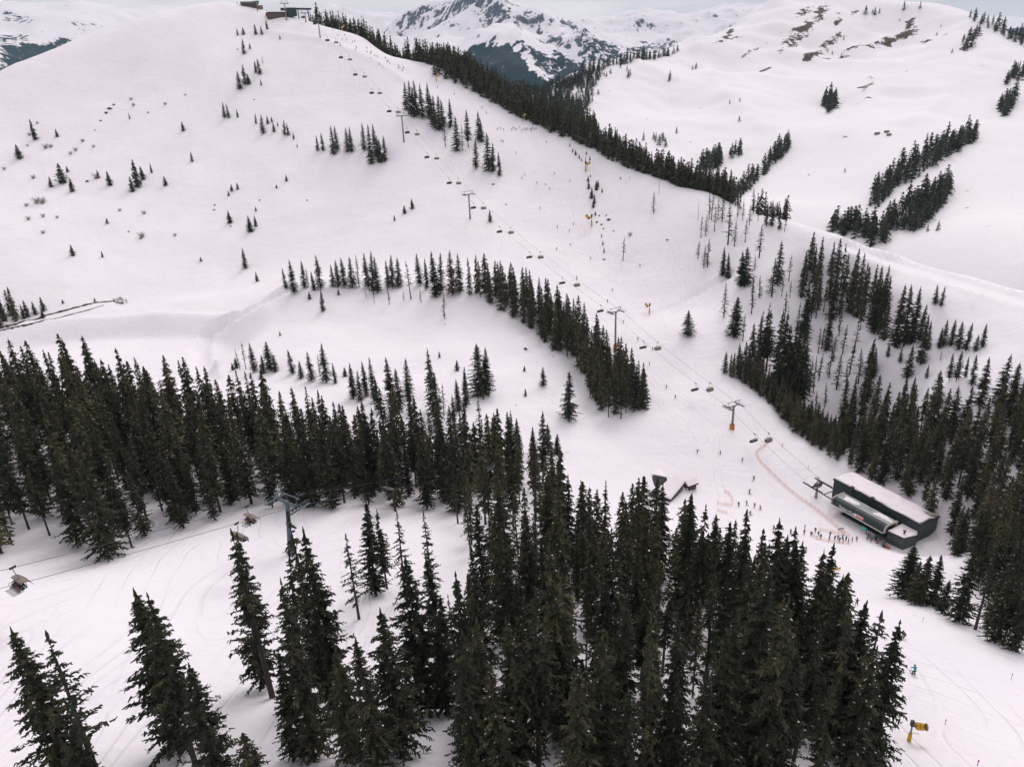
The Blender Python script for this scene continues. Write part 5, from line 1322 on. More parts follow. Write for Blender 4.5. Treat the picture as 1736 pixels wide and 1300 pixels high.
for i in range(5): mb = MB(); mb.box((-10.5 + i * 4.4, -0.04, 1.6), (2.6, 0.1, 1.3)); mb.build('window', GLASS, wl_)
q = crest_pt(437, 19)
b3, _u = pylon('lift_pylon', q, tree_height(q, 16), np.array([0.9, 0.3]), 'grey pylon between the two summit buildings', 'pylons on the summit', 2.6, STEEL, 1.0, None)
q = crest_pt(486, 35)
b4, _u = pylon('lift_pylon', q, tree_height(q, 29), LIFTD, 'tall pylon right before the brown summit station', 'pylons on the summit', 2.8, STEEL, 1.0, None)
q = crest_pt(424, 17)
lo_ = empty('summit_lodge', V3(q) + Vector((0, 0, 3)), 0.25); lo_.scale = (0.75,) * 3; tag(lo_, 'dark timber lodge with snowy roof at the summit', 'lodge')
mb = MB(); mb.box((0, 12, 0.5), (20, 8, 6)); lw = mb.build('wall', WOOD, lo_)
mb = MB(); mb.add([(-11, 7, 3.4), (11, 7, 3.4), (11, 17, 3.4), (-11, 17, 3.4), (-11, 12, 6.4), (11, 12, 6.4)], [(0, 1, 5, 4), (2, 3, 4, 5), (0, 4, 3), (1, 2, 5), (3, 2, 1, 0)]); mb.build('roof', CLAD, lo_)
mb = MB(); mb.box((12.5, 12, -0.4), (6, 6, 4)); mb.build('terrace', PALEWOOD, lo_)
for i in range(5): mb = MB(); mb.box((-7.5 + i * 3.6, 7.96, 1.4), (1.8, 0.12, 1.2)); mb.build('window', GLASS, lw)
# three alpine huts across the valley
for (x, y, w, lab) in ((1487, 228, 14, 'left one of the tiny dark huts across the valley'), (1503, 225, 13, 'middle tiny dark hut across the valley'), (1507, 230, 11, 'right one of the tiny dark huts across the valley')):
    q = mid.hit(x, y, 650, 2500); o = empty('alpine_hut', V3(q), 0.3); o.scale = (0.55,) * 3; tag(o, lab, 'hut', 'huts across the valley')
    mb = MB(); mb.box((0, 0, 0.8), (w * 0.8, 6, 4)); mb.build('wall', PALEWOOD, o)
    mb = MB(); mb.add([(-w / 2, -4.4, 2.6), (w / 2, -4.4, 2.6), (w / 2, 4.4, 2.6), (-w / 2, 4.4, 2.6), (-w / 2, 0, 5), (w / 2, 0, 5)], [(0, 1, 5, 4), (2, 3, 4, 5), (0, 4, 3), (1, 2, 5), (3, 2, 1, 0)]); mb.build('roof', DARK, o)

# ------------------------------------------------------------------ snow guns
def snow_gun(x, y, hpx, label, face=0.3, group='snow guns along the pistes'):
    b = g_at(x, y, 60, 950); h = tree_height(b, hpx)
    o = empty('snow_gun', V3(b), face); o.scale = (h / 4.6,) * 3
    mb = MB(); mb.tube((0, 0, -0.6), (0, 0, 1.75), 0.36, 0.30, 12); mb.build('padding', YELLOW, o)
    mb = MB(); mb.tube((0, 0, 1.7), (0, 0, 4.2), 0.16, 0.14, 8); mb.build('mast', STEEL, o)
    mb = MB(); mb.box((-0.05, 0, 4.0), (0.55, 0.5, 1.1)); mb.build('control_box', DARK, o)
    mb = MB(); mb.path([(0.1, 0, 3.5), (0.8, 0, 3.0), (1.2, 0, 3.0)], 0.11, 6); mb.tube((0.05, 0.1, 1.8), (1.5, 0.15, 1.5), 0.03, 0.03, 4); mb.build('arm', DARK, o)
    c = Vector((1.35, 0, 3.4)); d = Vector((0.62, -0.45, 0.42)).normalized()
    br = MB(); prev = None
    for (t, r_) in ((-0.75, 0.5), (-0.6, 0.66), (0.1, 0.62), (0.7, 0.52), (0.95, 0.58)):
        if prev: br.tube(c + d * prev[0], c + d * t, prev[1], r_, 16, 0, False)
        prev = (t, r_)
    drum = br.build('fan_drum', YELLOW, o, True); m_ = drum.modifiers.new('t', 'SOLIDIFY'); m_.thickness = 0.04
    mb = MB(); mb.tube(c + d * 0.72, c + d * 0.8, 0.5, 0.5, 14); mb.tube(c - d * 0.72, c - d * 0.66, 0.48, 0.48, 14); mb.tube(c - d * 0.2, c + d * 0.5, 0.2, 0.12, 10); mb.build('fan', DARK, drum)
    mb = MB(); u_ = d.orthogonal().normalized(); w_2 = d.cross(u_)
    for k in range(12):
        a = k * 0.5236; a2 = a + 0.5236
        mb.tube(c + d * 0.97 + (u_ * math.cos(a) + w_2 * math.sin(a)) * 0.6, c + d * 0.97 + (u_ * math.cos(a2) + w_2 * math.sin(a2)) * 0.6, 0.05, 0.05, 5)
    mb.build('nozzle_ring', DARK, drum)
    tag(o, label, 'snow gun', group)
snow_gun(1541, 1255, 34, 'large yellow snow gun at the bottom right of the piste', -0.15)
snow_gun(1101, 531, 17, 'yellow snow gun at the start of the crossing track', 2.6)
snow_gun(1003, 384, 21, 'yellow snow gun below the dark shrubs on the piste', 2.8)
snow_gun(993, 291, 18, 'yellow snow gun next to the thin ragged tree', 0.5)
snow_gun(886, 206, 14, 'yellow snow gun on the ridge above the skier crowd', 0.4)
snow_gun(740, 139, 14, 'yellow snow gun on the ridge before the wood', 0.4)
snow_gun(580, 53, 11, 'topmost yellow snow gun near the summit', 0.4)

# ------------------------------------------------------------------ nets, boards, markers, poles
def net(px_pts, label, group, h=1.15, sp=2.2):
    pts = [g_at(x, y, 60, 600) for (x, y) in px_pts]
    dense = []
    for a, b in zip(pts[:-1], pts[1:]):
        k = max(1, int(np.linalg.norm(b - a) / sp))
        for i in range(k):
            q = a + (b - a) * i / k; q[2] = float(near.h(q[0], q[1])); dense.append(q)
    dense.append(pts[-1])
    o = empty('safety_net', V3(dense[0])); tag(o, label, 'net', group)
    base = V3(dense[0]); mb = MB()
    for a, b in zip(dense[:-1], dense[1:]):
        va, vb = V3(a) - base, V3(b) - base
        d = (vb - va).normalized(); nr = Vector((d[1], -d[0], 0)) * 0.012
        for k in range(5):
            z0 = 0.12 + k * h / 5.2; z1 = z0 + h / 18
            mb.add([va + nr + Vector((0, 0, z0)), vb + nr + Vector((0, 0, z0)), vb + nr + Vector((0, 0, z1)), va + nr + Vector((0, 0, z1)), va - nr + Vector((0, 0, z0)), vb - nr + Vector((0, 0, z0)), vb - nr + Vector((0, 0, z1)), va - nr + Vector((0, 0, z1))], [(0, 1, 2, 3), (7, 6, 5, 4), (3, 2, 6, 7), (0, 4, 5, 1)])
        for k in range(3):
            q = va.lerp(vb, (k + 0.5) / 3); mb.tube(q + Vector((0, 0, 0.1)), q + Vector((0, 0, h)), 0.018, 0.018, 4)
    mb.build('mesh', NETM, o)
    for a in dense:
        mb = MB(); q = V3(a) - base; mb.tube(q - Vector((0, 0, 0.3)), q + Vector((0, 0, h + 0.25)), 0.035, 0.035, 5); mb.build('stake', ORANGE, o)
net([(1301, 752), (1290, 760), (1281, 769), (1290, 785), (1330, 823), (1374, 857), (1410, 886), (1440, 910)], 'long orange safety net running down to the station', 'orange safety nets')
net([(1375, 906), (1384, 914), (1405, 918), (1440, 923)], 'orange net in front of the lift queue', 'orange safety nets')
net([(1388, 899), (1410, 903), (1431, 909)], 'orange net behind the lift queue', 'orange safety nets')
net([(1229, 833), (1236, 838), (1242, 847), (1241, 858), (1216, 854)], 'hooked orange net near the hut', 'orange safety nets')
net([(1216, 866), (1232, 871)], 'short orange net at the forest edge below the hut', 'orange safety nets')
q = g_at(1417, 966, 100, 400); o = empty('banner', V3(q), 0.1); mb = MB(); mb.box((0, 0, 0.45), (2.6, 0.1, 0.7)); mb.build('cloth', mat('yellow_banner', (0.62, 0.47, 0.08), 0.7), o)
for s in (-1, 1): mb = MB(); mb.tube((s * 1.3, 0, -0.3), (s * 1.3, 0, 1.0), 0.05, 0.05, 6); mb.build('post', STEEL, o)
tag(o, 'small yellow banner standing on the snow below the queue', 'banner')
q = g_at(1425, 900, 100, 400); o = empty('info_board', V3(q), 0.2); mb = MB(); mb.box((0, 0, 0.9), (2.2, 0.1, 0.6)); mb.build('board', mat('grey_board', (0.30, 0.27, 0.26), 0.6), o)
for s in (-1, 1): mb = MB(); mb.tube((s * 0.9, 0, -0.3), (s * 0.9, 0, 1.0), 0.05, 0.05, 6); mb.build('post', STEEL, o)
tag(o, 'narrow grey board behind the lift queue', 'board')
for (x, y, h, lab, mm, rr_) in ((1516, 1160, 11, 'thin piste marker pole below the turquoise skier', STEEL, .035), (1714, 1152, 11, 'thin piste marker pole near the right edge', STEEL, .035), (1602, 1228, 9, 'leaning piste marker right of the large snow gun', REDP, .04), (1657, 1297, 9, 'red tipped marker at the bottom right', REDP, .05), (1564, 1054, 8, 'thin marker pole on the piste lip below the station', STEEL, .035), (1605, 449, 7, 'dark marker post on the right ridge road', DARK, .12), (1326, 757, 5, 'red marker at the piste edge above the station', REDP, .12), (1370, 796, 7, 'thin post on the slope left of the station', STEEL, .05)):
    q = g_at(x, y, 60, 600)
    if q is None: continue
    hh = tree_height(q, h); o = empty('marker_pole', V3(q)); tag(o, lab, 'marker pole', 'piste marker poles')
    mb = MB(); mb.tube((0, 0, -0.3), (0, 0, hh), rr_, rr_ * 0.9, 6); mb.build('pole', mm, o)
    mb = MB(); mb.tube((0, 0, hh * 0.78), (0, 0, hh * 0.97), rr_ * 1.9, rr_ * 1.9, 8); mb.build('marker_tip', mm, o)
for (x, y, h, lab) in ((1117, 329, 37, 'tall bare pole on the slope below the ridge'), (1183, 373, 36, 'bare dead trunk left of the slender spruces'), (1067, 306, 8, 'short dark stump on the open piste')):
    q = g_at(x, y, 200, 700); hh = tree_height(q, h); o = empty('bare_trunk', V3(q)); tag(o, lab, 'bare trunk', 'bare trunks on the slope')
    mb = MB(); mb.tube((0, 0, -0.4), (0.1, 0, hh), 0.17, 0.05, 7); mb.build('trunk', TWIG, o)
    mb = MB()
    for k in range(6):
        z = hh * (0.3 + 0.1 * k); a = k * 2.3; mb.tube((0, 0, z), (math.cos(a) * 0.5, math.sin(a) * 0.5, z + 0.15), 0.04, 0.01, 4)
    mb.build('branch_stubs', TWIG, o)

# ------------------------------------------------------------------ shrubs, rocks, bank
def rock_mesh(seed):
    g = np.random.RandomState(seed); mb = MB(); n, mrows = 8, 5; vs = []
    for i in range(mrows):
        f = math.pi * (i + 0.5) / mrows
        for j in range(n):
            a = 6.283 * j / n; r_ = (0.75 + 0.5 * g.rand()) * math.sin(f); vs.append((r_ * math.cos(a) * 1.25, r_ * math.sin(a), math.cos(f) * 0.6 * (0.8 + 0.4 * g.rand())))
    fs = [(i * n + j, i * n + (j + 1) % n, (i + 1) * n + (j + 1) % n, (i + 1) * n + j) for i in range(mrows - 1) for j in range(n)]
    fs += [tuple(range(n)), tuple(range(mrows * n - 1, (mrows - 1) * n - 1, -1))]
    mb.add(vs, fs); return mb.mesh('rock', ROCK)
RM = [rock_mesh(i) for i in range(4)]
rocks = [(165,1236,8),(891,592,9),(936,595,4),(938,604,3),(964,634,6),(875,687,3),(161,221,3),(171,205,4),(180,192,6),(186,185,7),(193,178,5),(251,191,4),(148,308,6),(218,393,4),(238,405,4),(364,348,4),(363,356,4),(440,340,4),(521,340,4),(391,384,4),(431,169,3),(403,84,3),(836,313,6),(858,347,4),(1012,377,6),(1020,381,5),(1032,373,8),(1040,392,4),(1024,440,5),(1131,407,5),(1420,578,4),(1023,388,4),(1028,365,4),(755,550,3),(1016,366,4)]
for i, (x, y, w) in enumerate(sorted(rocks)):
    q = g_at(x, y, 60, 950)
    if q is None: continue
    o = bpy.data.objects.new('rock', RM[i % 4]); COL.objects.link(o); s_ = w * np.linalg.norm(q) / F * 0.36
    o.location = V3(q) + Vector((0, 0, s_ * 0.2)); o.scale = (s_, s_, s_); o.rotation_euler = (0, 0, i * 1.3)
    tag(o, '%s dark rock from the left poking through the snow' % ordinal(i + 1), 'rock', 'rocks poking through the snow')
def shrub_mesh(seed, n, up):
    g = np.random.RandomState(seed); mb = MB()
    for k in range(n):
        a = g.rand() * 6.28; sp = g.uniform(0.1, 0.75); z = g.uniform(0.5, 1.0) * up
        p = Vector((g.normal(0, 0.12), g.normal(0, 0.12), -0.1)); e = p + Vector((math.cos(a) * sp, math.sin(a) * sp, z))
        mb.tube(p, e, 0.022, 0.008, 3, 0, False)
        for _ in range(3):
            t = g.uniform(0.4, 1.0); b = p.lerp(e, t); mb.tube(b, b + Vector((g.normal(0, .2), g.normal(0, .2), g.uniform(0.05, .3))), 0.012, 0.005, 3, 0, False)
    return mb.mesh('twigs', TWIG)
SM = [shrub_mesh(i, 34, 1.0) for i in range(3)]
shr = [(50,230,9),(78,252,12),(86,250,9),(128,256,9),(140,241,9),(57,303,10),(62,345,15),(73,345,16),(45,350,9),(48,373,10),(73,368,9),(97,370,7),(73,396,9),(163,303,14),(203,358,7),(244,363,9),(241,403,14),(297,400,7),(7,288,8),(47,248,5),(222,170,7),(226,180,8),(120,262,8),(159,250,7),(63,210,6),(1068,400,10),(204,507,6),(280,178,7),(314,162,5)]
for i, (x, y, h) in enumerate(sorted(shr)):
    q = g_at(x, y, 100, 950)
    if q is None: continue
    hh = tree_height(q, h) * 0.75; o = bpy.data.objects.new('leafless_shrub', SM[i % 3]); COL.objects.link(o); o.location = V3(q); o.scale = (hh, hh, hh); o.rotation_euler = (0, 0, i * 2.1)
    tag(o, '%s pale leafless shrub from the left on the snow' % ordinal(i + 1), 'shrub', 'leafless shrubs on the snow')
# low dark dwarf pines down the middle of the upper piste
dwarf = [(966,249,7),(971,258,7),(976,263,9),(982,269,8),(986,273,5),(1000,272,8),(1001,300,5),(994,262,6),(997,308,10),(998,320,14),(1003,336,18),(1008,345,16),(1011,322,16),(1014,317,13),(1021,326,8),(1006,352,14),(1009,365,8),(1052,304,5),(1022,415,8),(1024,428,9),(993,288,26),(1020,402,7)]
for i, (x, y, h) in enumerate(sorted(dwarf)):
    q = g_at(x, y, 200, 800)
    if q is None: continue
    plant(q, tree_height(q, h), 'young' if h < 20 else 'sparse', 1.15, 'dwarf_pine', '%s ragged dwarf pine from the left in the strip beside the piste' % ordinal(i + 1), 'dwarf pines beside the piste', 'dwarf pine')
# brown bank above the reservoir and its little wooden gate
def strip(px_pts, wid, hgt, seed, name):
    pts = [g_at(x, y, 200, 700) for (x, y) in px_pts]; g = np.random.RandomState(seed); dense = []
    for a, b in zip(pts[:-1], pts[1:]):
        k = max(2, int(np.linalg.norm(b - a) / 1.2))
        for i in range(k): q = a + (b - a) * i / k; dense.append(q)
    mb = MB(); vs = []
    for i, q in enumerate(dense):
        d = dense[min(i + 1, len(dense) - 1)] - dense[max(i - 1, 0)]; nrm = np.array([-d[1], d[0]]); nrm /= np.linalg.norm(nrm)
        w = wid * g.uniform(0.15, 1.0) * (0.4 + 0.6 * min(1, i / 8, (len(dense) - 1 - i) / 20))
        for s, hh in ((-1, -0.25), (-0.3, hgt * g.uniform(.3, 1)), (0.4, hgt * g.uniform(.3, 1)), (1, -0.25)):
            x, y = q[0] + nrm[0] * w * s, q[1] + nrm[1] * w * s; vs.append((x, y, float(near.h(x, y)) + hh))
    fs = [(i * 4 + j, (i + 1) * 4 + j, (i + 1) * 4 + j + 1, i * 4 + j + 1) for i in range(len(dense) - 1) for j in range(3)]
    mb.add(vs, fs); return mb.build(name, EARTH)
o = strip([(-20, 561), (30, 549), (80, 534), (120, 524), (165, 513), (200, 510)], 1.5, 0.5, 4, 'earth_bank'); tag(o, 'upper strip of bare brown earth along the reservoir bank', 'earth bank', 'bare strips along the reservoir')
o = strip([(-20, 566), (25, 555), (70, 545), (110, 536), (150, 526), (180, 517)], 1.0, 0.35, 5, 'earth_bank'); tag(o, 'lower broken strip of bare earth along the reservoir bank', 'earth bank', 'bare strips along the reservoir')
q = g_at(203, 513, 200, 700); o = empty('wooden_weir', V3(q), -0.15); tag(o, 'small wooden railing and weir at the end of the reservoir bank', 'weir')
for k, z in enumerate((0.6, 1.3, 2.0)): mb = MB(); mb.tube((-4.2, k * 0.5, z), (4.6 - k, k * 0.5, z + 0.15), 0.16, 0.16, 6); mb.build('rail', PALEWOOD, o)
for x in (-4, -1.3, 1.5, 4.2): mb = MB(); mb.tube((x, 0.4, -1.2), (x, 0.4, 2.1), 0.2, 0.18, 6); mb.build('post', PALEWOOD, o)
mb = MB(); mb.box((0.5, -0.9, 0.0), (5.0, 0.5, 0.5)); mb.build('sill_beam', DARK, o)
# ------------------------------------------------------------------ people
def person_mesh(pose, cols, name='person'):
    """one continuous skinned figure; faces take jacket, trousers, skin or dark by the nearest bone"""
    jk, tr_, bt = cols
    J = {   # joints in metres, facing +Y
     'ski':  dict(pelvis=(0, -0.10, 0.86), chest=(0, 0.06, 1.22), neck=(0, 0.13, 1.42), head=(0, 0.18, 1.60), crown=(0, 0.18, 1.70), hipL=(-.11, -.10, .84), hipR=(.11, -.10, .84), kneeL=(-.15, .16, .48), kneeR=(.15, .18, .48), ankL=(-.16, 0, .10), ankR=(.16, .02, .10), toeL=(-.16, .18, .06), toeR=(.16, .20, .06), shL=(-.20, .08, 1.36), shR=(.20, .08, 1.36), elL=(-.36, .22, 1.14), elR=(.36, .22, 1.14), haL=(-.34, .46, 1.06), haR=(.34, .46, 1.06), fiL=(-.32, .55, 1.05), fiR=(.32, .55, 1.05)),
     'turn': dict(pelvis=(-.05, -0.12, 0.82), chest=(.03, 0.06, 1.16), neck=(.07, 0.14, 1.35), head=(.10, 0.19, 1.53), crown=(.11, 0.19, 1.63), hipL=(-.16, -.12, .80), hipR=(.06, -.12, .80), kneeL=(-.06, .18, .46), kneeR=(.18, .16, .44), ankL=(-.02, 0, .10), ankR=(.26, 0, .10), toeL=(-.02, .18, .06), toeR=(.26, .18, .06), shL=(-.17, .10, 1.29), shR=(.23, .06, 1.30), elL=(-.38, .24, 1.10), elR=(.42, .12, 1.10), haL=(-.42, .46, 1.00), haR=(.50, .34, .98), fiL=(-.40, .55, .98), fiR=(.50, .43, .97)),
     'stand': dict(pelvis=(0, 0, 0.94), chest=(0, 0.02, 1.28), neck=(0, 0.03, 1.48), head=(0, 0.06, 1.65), crown=(0, 0.06, 1.75), hipL=(-.10, 0, .92), hipR=(.10, 0, .92), kneeL=(-.12, .04, .50), kneeR=(.12, .02, .50), ankL=(-.12, 0, .10), ankR=(.12, 0, .10), toeL=(-.13, .18, .06), toeR=(.13, .18, .06), shL=(-.20, .02, 1.42), shR=(.20, .02, 1.42), elL=(-.28, 0, 1.14), elR=(.30, .02, 1.14), haL=(-.28, .16, .94), haR=(.32, .18, .96), fiL=(-.27, .22, .88), fiR=(.32, .26, .92)),
     'sit':  dict(pelvis=(0, 0, 0.10), chest=(0, -0.06, 0.46), neck=(0, -0.05, 0.66), head=(0, 0, 0.84), crown=(0, 0, 0.94), hipL=(-.10, .04, .10), hipR=(.10, .04, .10), kneeL=(-.12, .46, .12), kneeR=(.12, .46, .12), ankL=(-.12, .50, -.32), ankR=(.12, .52, -.32), toeL=(-.12, .68, -.38), toeR=(.12, .70, -.38), shL=(-.20, -.06, .60), shR=(.20, -.06, .60), elL=(-.27, .06, .34), elR=(.27, .06, .34), haL=(-.18, .30, .30), haR=(.18, .30, .30), fiL=(-.14, .38, .30), fiR=(.14, .38, .30)),
    }[pose]
    names = list(J); idx = {n: i for i, n in enumerate(names)}
    E = [('pelvis', 'chest'), ('chest', 'neck'), ('neck', 'head'), ('head', 'crown'), ('pelvis', 'hipL'), ('pelvis', 'hipR'), ('hipL', 'kneeL'), ('hipR', 'kneeR'), ('kneeL', 'ankL'), ('kneeR', 'ankR'), ('ankL', 'toeL'), ('ankR', 'toeR'), ('chest', 'shL'), ('chest', 'shR'), ('shL', 'elL'), ('shR', 'elR'), ('elL', 'haL'), ('elR', 'haR'), ('haL', 'fiL'), ('haR', 'fiR')]
    rad = dict(pelvis=.17, chest=.18, neck=.075, head=.115, crown=.10, hipL=.12, hipR=.12, kneeL=.085, kneeR=.085, ankL=.075, ankR=.075, toeL=.06, toeR=.06, shL=.095, shR=.095, elL=.07, elR=.07, haL=.055, haR=.055, fiL=.04, fiR=.04)
    me = bpy.data.meshes.new('tmp'); me.from_pydata([J[n] for n in names], [(idx[a], idx[b]) for a, b in E], [])
    ob = bpy.data.objects.new('tmp', me); COL.objects.link(ob)
    sk = ob.modifiers.new('s', 'SKIN'); sk.use_smooth_shade = True
    for i, n in enumerate(names):
        sv = me.skin_vertices[0].data[i]; sv.radius = (rad[n], rad[n]); sv.use_root = (n == 'pelvis')
    ob.modifiers.new('d', 'SUBSURF').levels = 1
    dg = bpy.context.evaluated_depsgraph_get(); dg.update()
    out = bpy.data.meshes.new_from_object(ob.evaluated_get(dg)); out.name = name
    bpy.data.objects.remove(ob); bpy.data.meshes.remove(me)
    out.materials.clear()
    for c in (jk, tr_, SKIN, bt): out.materials.append(c)
    seg = {0: [('pelvis', 'chest'), ('chest', 'neck'), ('chest', 'shL'), ('chest', 'shR'), ('shL', 'elL'), ('shR', 'elR'), ('elL', 'haL'), ('elR', 'haR')], 1: [('pelvis', 'hipL'), ('pelvis', 'hipR'), ('hipL', 'kneeL'), ('hipR', 'kneeR'), ('kneeL', 'ankL'), ('kneeR', 'ankR')], 2: [('neck', 'head')], 3: [('ankL', 'toeL'), ('ankR', 'toeR'), ('haL', 'fiL'), ('haR', 'fiR'), ('head', 'crown')]}
    for p in out.polygons:
        best, bi = 1e9, 0
        for mi, ss in seg.items():
            for a, b in ss:
                A, B_ = Vector(J[a]), Vector(J[b]); t = max(0, min(1, (p.center - A).dot(B_ - A) / (B_ - A).length_squared)); d = (p.center - (A + (B_ - A) * t)).length
                if d < best: best, bi = d, mi
        p.material_index = bi
    return out, J
def cloth(name, c): return mat(name, c, 0.8)
BLK, NAVY, REDC, TEALC, ORC, GRYC, WHT, BRN = cloth('black_cloth', (.02, .02, .024)), cloth('navy_cloth', (.025, .035, .06)), cloth('red_cloth', (.40, .05, .04)), cloth('turquoise_cloth', (.02, .34, .38)), cloth('orange_cloth', (.60, .24, .03)), cloth('grey_cloth', (.14, .14, .15)), cloth('white_cloth', (.6, .6, .62)), cloth('maroon_cloth', (.12, .04, .05))
SKIM = mat('ski_top', (.05, .03, .03), .8, spec=.1)
def gear(pose, J, mb_only=False):
    """skis, poles, helmet and goggles of a figure as separate shapes"""
    parts = []
    for s in 'LR':
        a = J['ank' + s]; mb = MB()
        if pose == 'sit': c = (a[0] * 1.2, a[1] + 0.25, a[2] - 0.16)
        else: c = (a[0], a[1] + 0.15, 0.025)
        mb.box(c, (0.09, 1.55, 0.03)); mb.add([(c[0] - .045, c[1] + .77, c[2] - .015), (c[0] + .045, c[1] + .77, c[2] - .015), (c[0], c[1] + .93, c[2] + .09)], [(0, 1, 2)])
        parts.append(('ski', mb, SKIM))
        h = J['fi' + s]; mb = MB()
        e = (h[0] * 1.15, h[1] - 0.45, 0.02) if pose != 'sit' else (h[0], h[1] + 0.35, h[2] - 0.75)
        mb.tube((h[0], h[1], h[2] + 0.08), e, 0.012, 0.009, 5); parts.append(('ski_pole', mb, STEEL))
    hd = J['crown']; mb = MB(); n = 10; vs = [(hd[0], hd[1], hd[2] + .06)]
    for z, r_ in ((.045, .07), (0, .115), (-.07, .13)):
        for k in range(n): vs.append((hd[0] + math.cos(6.283 * k / n) * r_, hd[1] - .01 + math.sin(6.283 * k / n) * r_ * 1.12, hd[2] + z))
    fs = [(0, 1 + k, 1 + (k + 1) % n) for k in range(n)] + [(1 + i * n + k, 1 + (i + 1) * n + k, 1 + (i + 1) * n + (k + 1) % n, 1 + i * n + (k + 1) % n) for i in range(2) for k in range(n)]
    mb.add(vs, fs); parts.append(('helmet', mb, BLK))
    mb = MB(); mb.box((hd[0], hd[1] + .11, hd[2] - .06), (.17, .05, .07)); parts.append(('goggles', mb, DARK))
    return parts
PM = {}
def figure(key, pose, cols):
    if key not in PM:
        me, J = person_mesh(pose, cols)
        PM[key] = (me, [(nm, mb.mesh(nm, mm)) for nm, mb, mm in gear(pose, J)], J)
    return PM[key]
LOOK = {'dark': ('ski', (BLK, BLK, BLK)), 'navy': ('turn', (NAVY, BLK, BLK)), 'red': ('ski', (REDC, BLK, BLK)), 'teal': ('ski', (TEALC, NAVY, BLK)), 'grey': ('turn', (GRYC, BLK, BLK)), 'stand': ('stand', (BLK, NAVY, BLK)), 'standred': ('stand', (REDC, BLK, BLK)), 'standteal': ('stand', (TEALC, BLK, BLK)), 'standgrey': ('stand', (GRYC, BRN, BLK)), 'maroon': ('turn', (BRN, BLK, BLK)),
        'sit1': ('sit', (NAVY, BLK, BLK)), 'sit2': ('sit', (BLK, REDC, BLK)), 'sit3': ('sit', (BLK, GRYC, BLK)), 'sit4': ('sit', (REDC, BLK, BLK)), 'sit5': ('sit', (NAVY, ORC, BLK))}
def person(at, look, face, label, group=None, detail=True, scale=1.0, tilt=(0, 0)):
    me, parts, J = figure(look, *LOOK[look])
    o = bpy.data.objects.new('person', me); COL.objects.link(o)
    o.location = V3(at); o.rotation_euler = (tilt[0], tilt[1], face); o.scale = (scale,) * 3
    if detail:
        for nm, pm in parts:
            c = bpy.data.objects.new(nm, pm); COL.objects.link(c); c.parent = o
    tag(o, label, 'person', group)
    return o
# riders on the occupied foreground chairs
def riders(ch, looks, where, grp):
    M = Matrix.Translation(ch.location) @ Matrix.Rotation(ch.rotation_euler[2], 4, 'Z')
    n = len(looks)
    for i, (lk, desc) in enumerate(looks):
        x = (i - (n - 1) / 2) * (CW / 6.2) * 1.15
        q = M @ Vector((x, 0.0, -3.34))
        person(np.array([*q]), lk, ch.rotation_euler[2], desc + ' ' + where, grp)
riders(c1, [('sit1', 'rider in navy nearest the hanger end'), ('sit3', 'rider in black with grey trousers'), ('sit2', 'rider with bright red trousers'), ('sit1', 'outermost rider in navy'), ('sit3', 'rider in black at the far seat')], 'on the chair at the left edge', 'riders on the left chair')
riders(c2, [('sit4', 'rider in a red jacket'), ('sit1', 'rider in dark navy'), ('sit5', 'rider with orange trousers')], 'on the chair beside the pylon', 'riders on the chair beside the pylon')
riders(c4, [('sit1', 'rider in dark navy'), ('sit3', 'rider in grey trousers')], 'on the shaded chair under the forest', 'riders on the shaded chair')

PB = 1.12
def ppl(lst, label, group, looks, detail=False, unique=None):
    if '%s' in label: lst = sorted(lst, key=(lambda a: a[0]) if 'left' in label else (lambda a: a[1]))
    for i, a in enumerate(lst):
        x, y = a[0], a[1]; lk = a[2] if len(a) > 2 else looks[i % len(looks)]
        q = g_at(x, y, 80, 900)
        if q is None: continue
        lab = a[3] if len(a) > 3 else (label % ordinal(i + 1) if '%s' in label else label)
        person(q, lk, rnd.uniform(-2.6, 2.6), lab, group, detail, PB)
ppl([(1549,1144,'teal','skier in turquoise jacket and dark trousers on the right piste'), (1531,1082,'maroon','crouching skier in dark red above the turquoise skier'), (1452,1026,'dark','skier in black beside the right forest edge'), (1410,1001,'navy','dark skier emerging beside the forest edge below the station')], '', 'skiers on the right piste', ['dark'], True)
ppl([(1278,813,'navy','dark skier alone on the slope between hut and net'), (1270,836,'dark','dark skier just below the lone slope skier'), (1279,860,'standred','skier in red standing right of the hut nets'), (1366,935,'grey','grey skier standing alone below the queue entrance')], '', 'skiers near the bottom station', ['dark'], True)
ppl([(1252,858),(1266,856),(1289,864),(1271,873),(1312,898),(1340,905)], '%s dark skier from the top on the flat above the front forest', 'skiers on the flat above the front forest', ['dark', 'stand', 'grey', 'navy'], True)
ppl([(1364,897),(1363,906),(1375,908),(1382,902),(1387,908),(1391,913),(1407,909),(1405,917),(1415,916),(1420,915,'standred'),(1423,919),(1428,914,'standteal'),(1429,920,'standteal'),(1434,917),(1438,921,'standgrey'),(1444,919),(1452,917)], '%s person from the left queueing between the orange nets', 'people in the lift queue', ['stand', 'standgrey', 'dark', 'stand', 'navy'])
ppl([(1468,905),(1471,910,'standred'),(1474,913),(1477,908,'standred'),(1479,915,'standteal'),(1482,912,'standred'),(1485,917),(1470,915),(1476,918,'standgrey'),(1487,921,'standred')], '%s person from the left boarding under the station canopy', 'people boarding at the station', ['stand', 'standgrey'])
ppl([(1258,782),(1221,771),(1182,768),(1145,676),(1130,658),(1101,620),(1106,594),(1081,577),(1057,548),(1038,494),(1030,513),(978,473)], '%s skier from the top on the lower piste', 'skiers on the lower piste', ['dark', 'navy', 'stand', 'grey'])
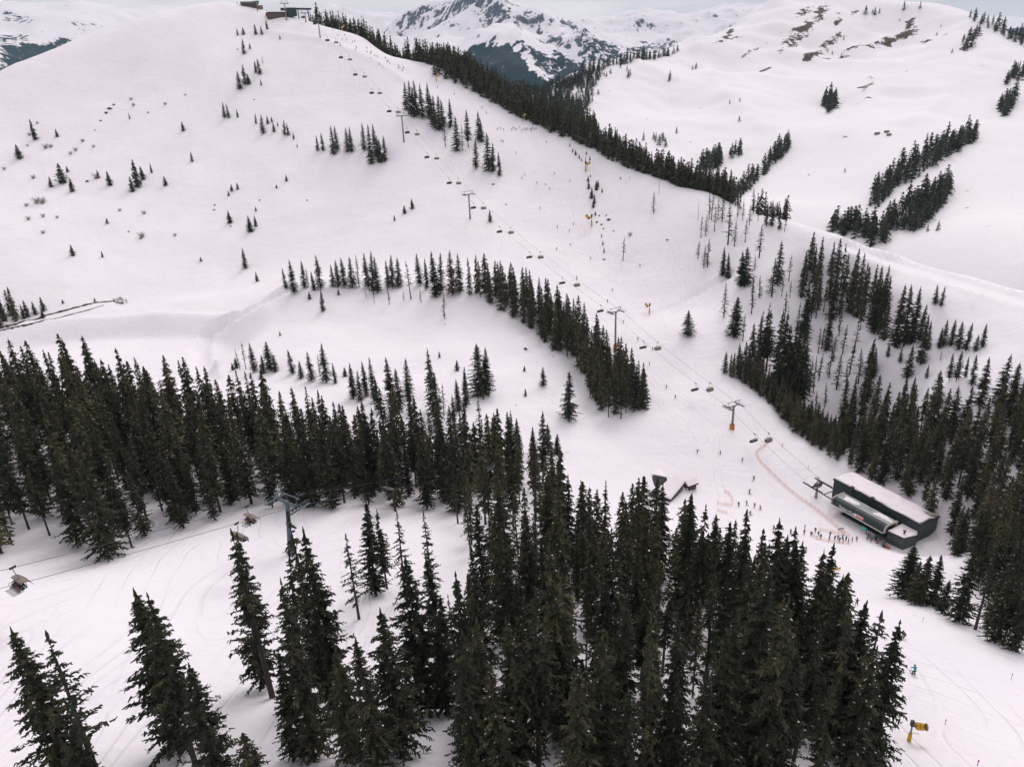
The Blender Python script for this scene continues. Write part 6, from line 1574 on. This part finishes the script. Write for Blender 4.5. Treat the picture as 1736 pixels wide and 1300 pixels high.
ppl([(945,387),(965,393),(967,417),(944,424),(972,382),(916,355),(932,322),(940,296),(925,315),(910,312),(966,309),(890,298),(885,304),(875,261),(927,243),(850,241),(853,242),(1001,440),(1085,452)], '%s tiny skier from the top on the wide middle piste', 'skiers on the middle piste', ['dark', 'navy', 'red', 'grey', 'maroon', 'teal'])
ppl([(843,221),(848,219),(854,222),(867,222),(870,219),(873,220),(876,221),(881,218),(885,223),(889,221),(892,222),(895,220),(899,221),(901,223),(903,219),(906,221),(909,220)], '%s tiny skier from the left in the crowd under the ridge', 'skier crowd under the ridge', ['dark', 'stand', 'navy', 'grey'])
up = [(25,300),(75,352),(140,350),(120,390),(160,395),(220,415),(240,410),(255,470),(245,490),(360,475),(360,515),(405,510),(395,525),(435,548),(460,555),(395,577),(540,575),(555,608),(565,605),(580,625),(480,632),(512,662),(668,645),(665,670),(680,665),(715,670),(707,695),(95,430),(100,450),(1050,860),(1215,925),(1487,1060),(1530,1110)]
ppl([(x / 5.777 + 560, y / 5.777 + 1) for (x, y) in up], '%s tiny skier from the top on the narrow upper piste', 'skiers on the upper piste', ['dark', 'red', 'navy', 'stand', 'teal', 'grey', 'maroon'])
ppl([(402,8),(408,9),(414,10),(420,10),(432,14),(444,16),(452,20),(462,22)], '%s tiny figure from the left along the summit crest', 'people on the summit crest', ['stand', 'dark', 'standgrey'])

# ------------------------------------------------------------------ air
hz = MB()
hz.box((500, 8300, 183), (25000, 19400, 1534))
haze = hz.build('haze', None)
haze.data.materials.clear()
hm = bpy.data.materials.new('mountain_air'); hm.use_nodes = True
hn = hm.node_tree.nodes; hn.clear()
ho = hn.new('ShaderNodeOutputMaterial'); hv = hn.new('ShaderNodeVolumePrincipled')
hv.inputs['Color'].default_value = (0.58, 0.84, 1.0, 1)
hv.inputs['Density'].default_value = HAZE_DENSITY
hv.inputs['Anisotropy'].default_value = 0.2
hm.node_tree.links.new(hv.outputs['Volume'], ho.inputs['Volume'])
haze.data.materials.append(hm)
tag(haze, kind='stuff')
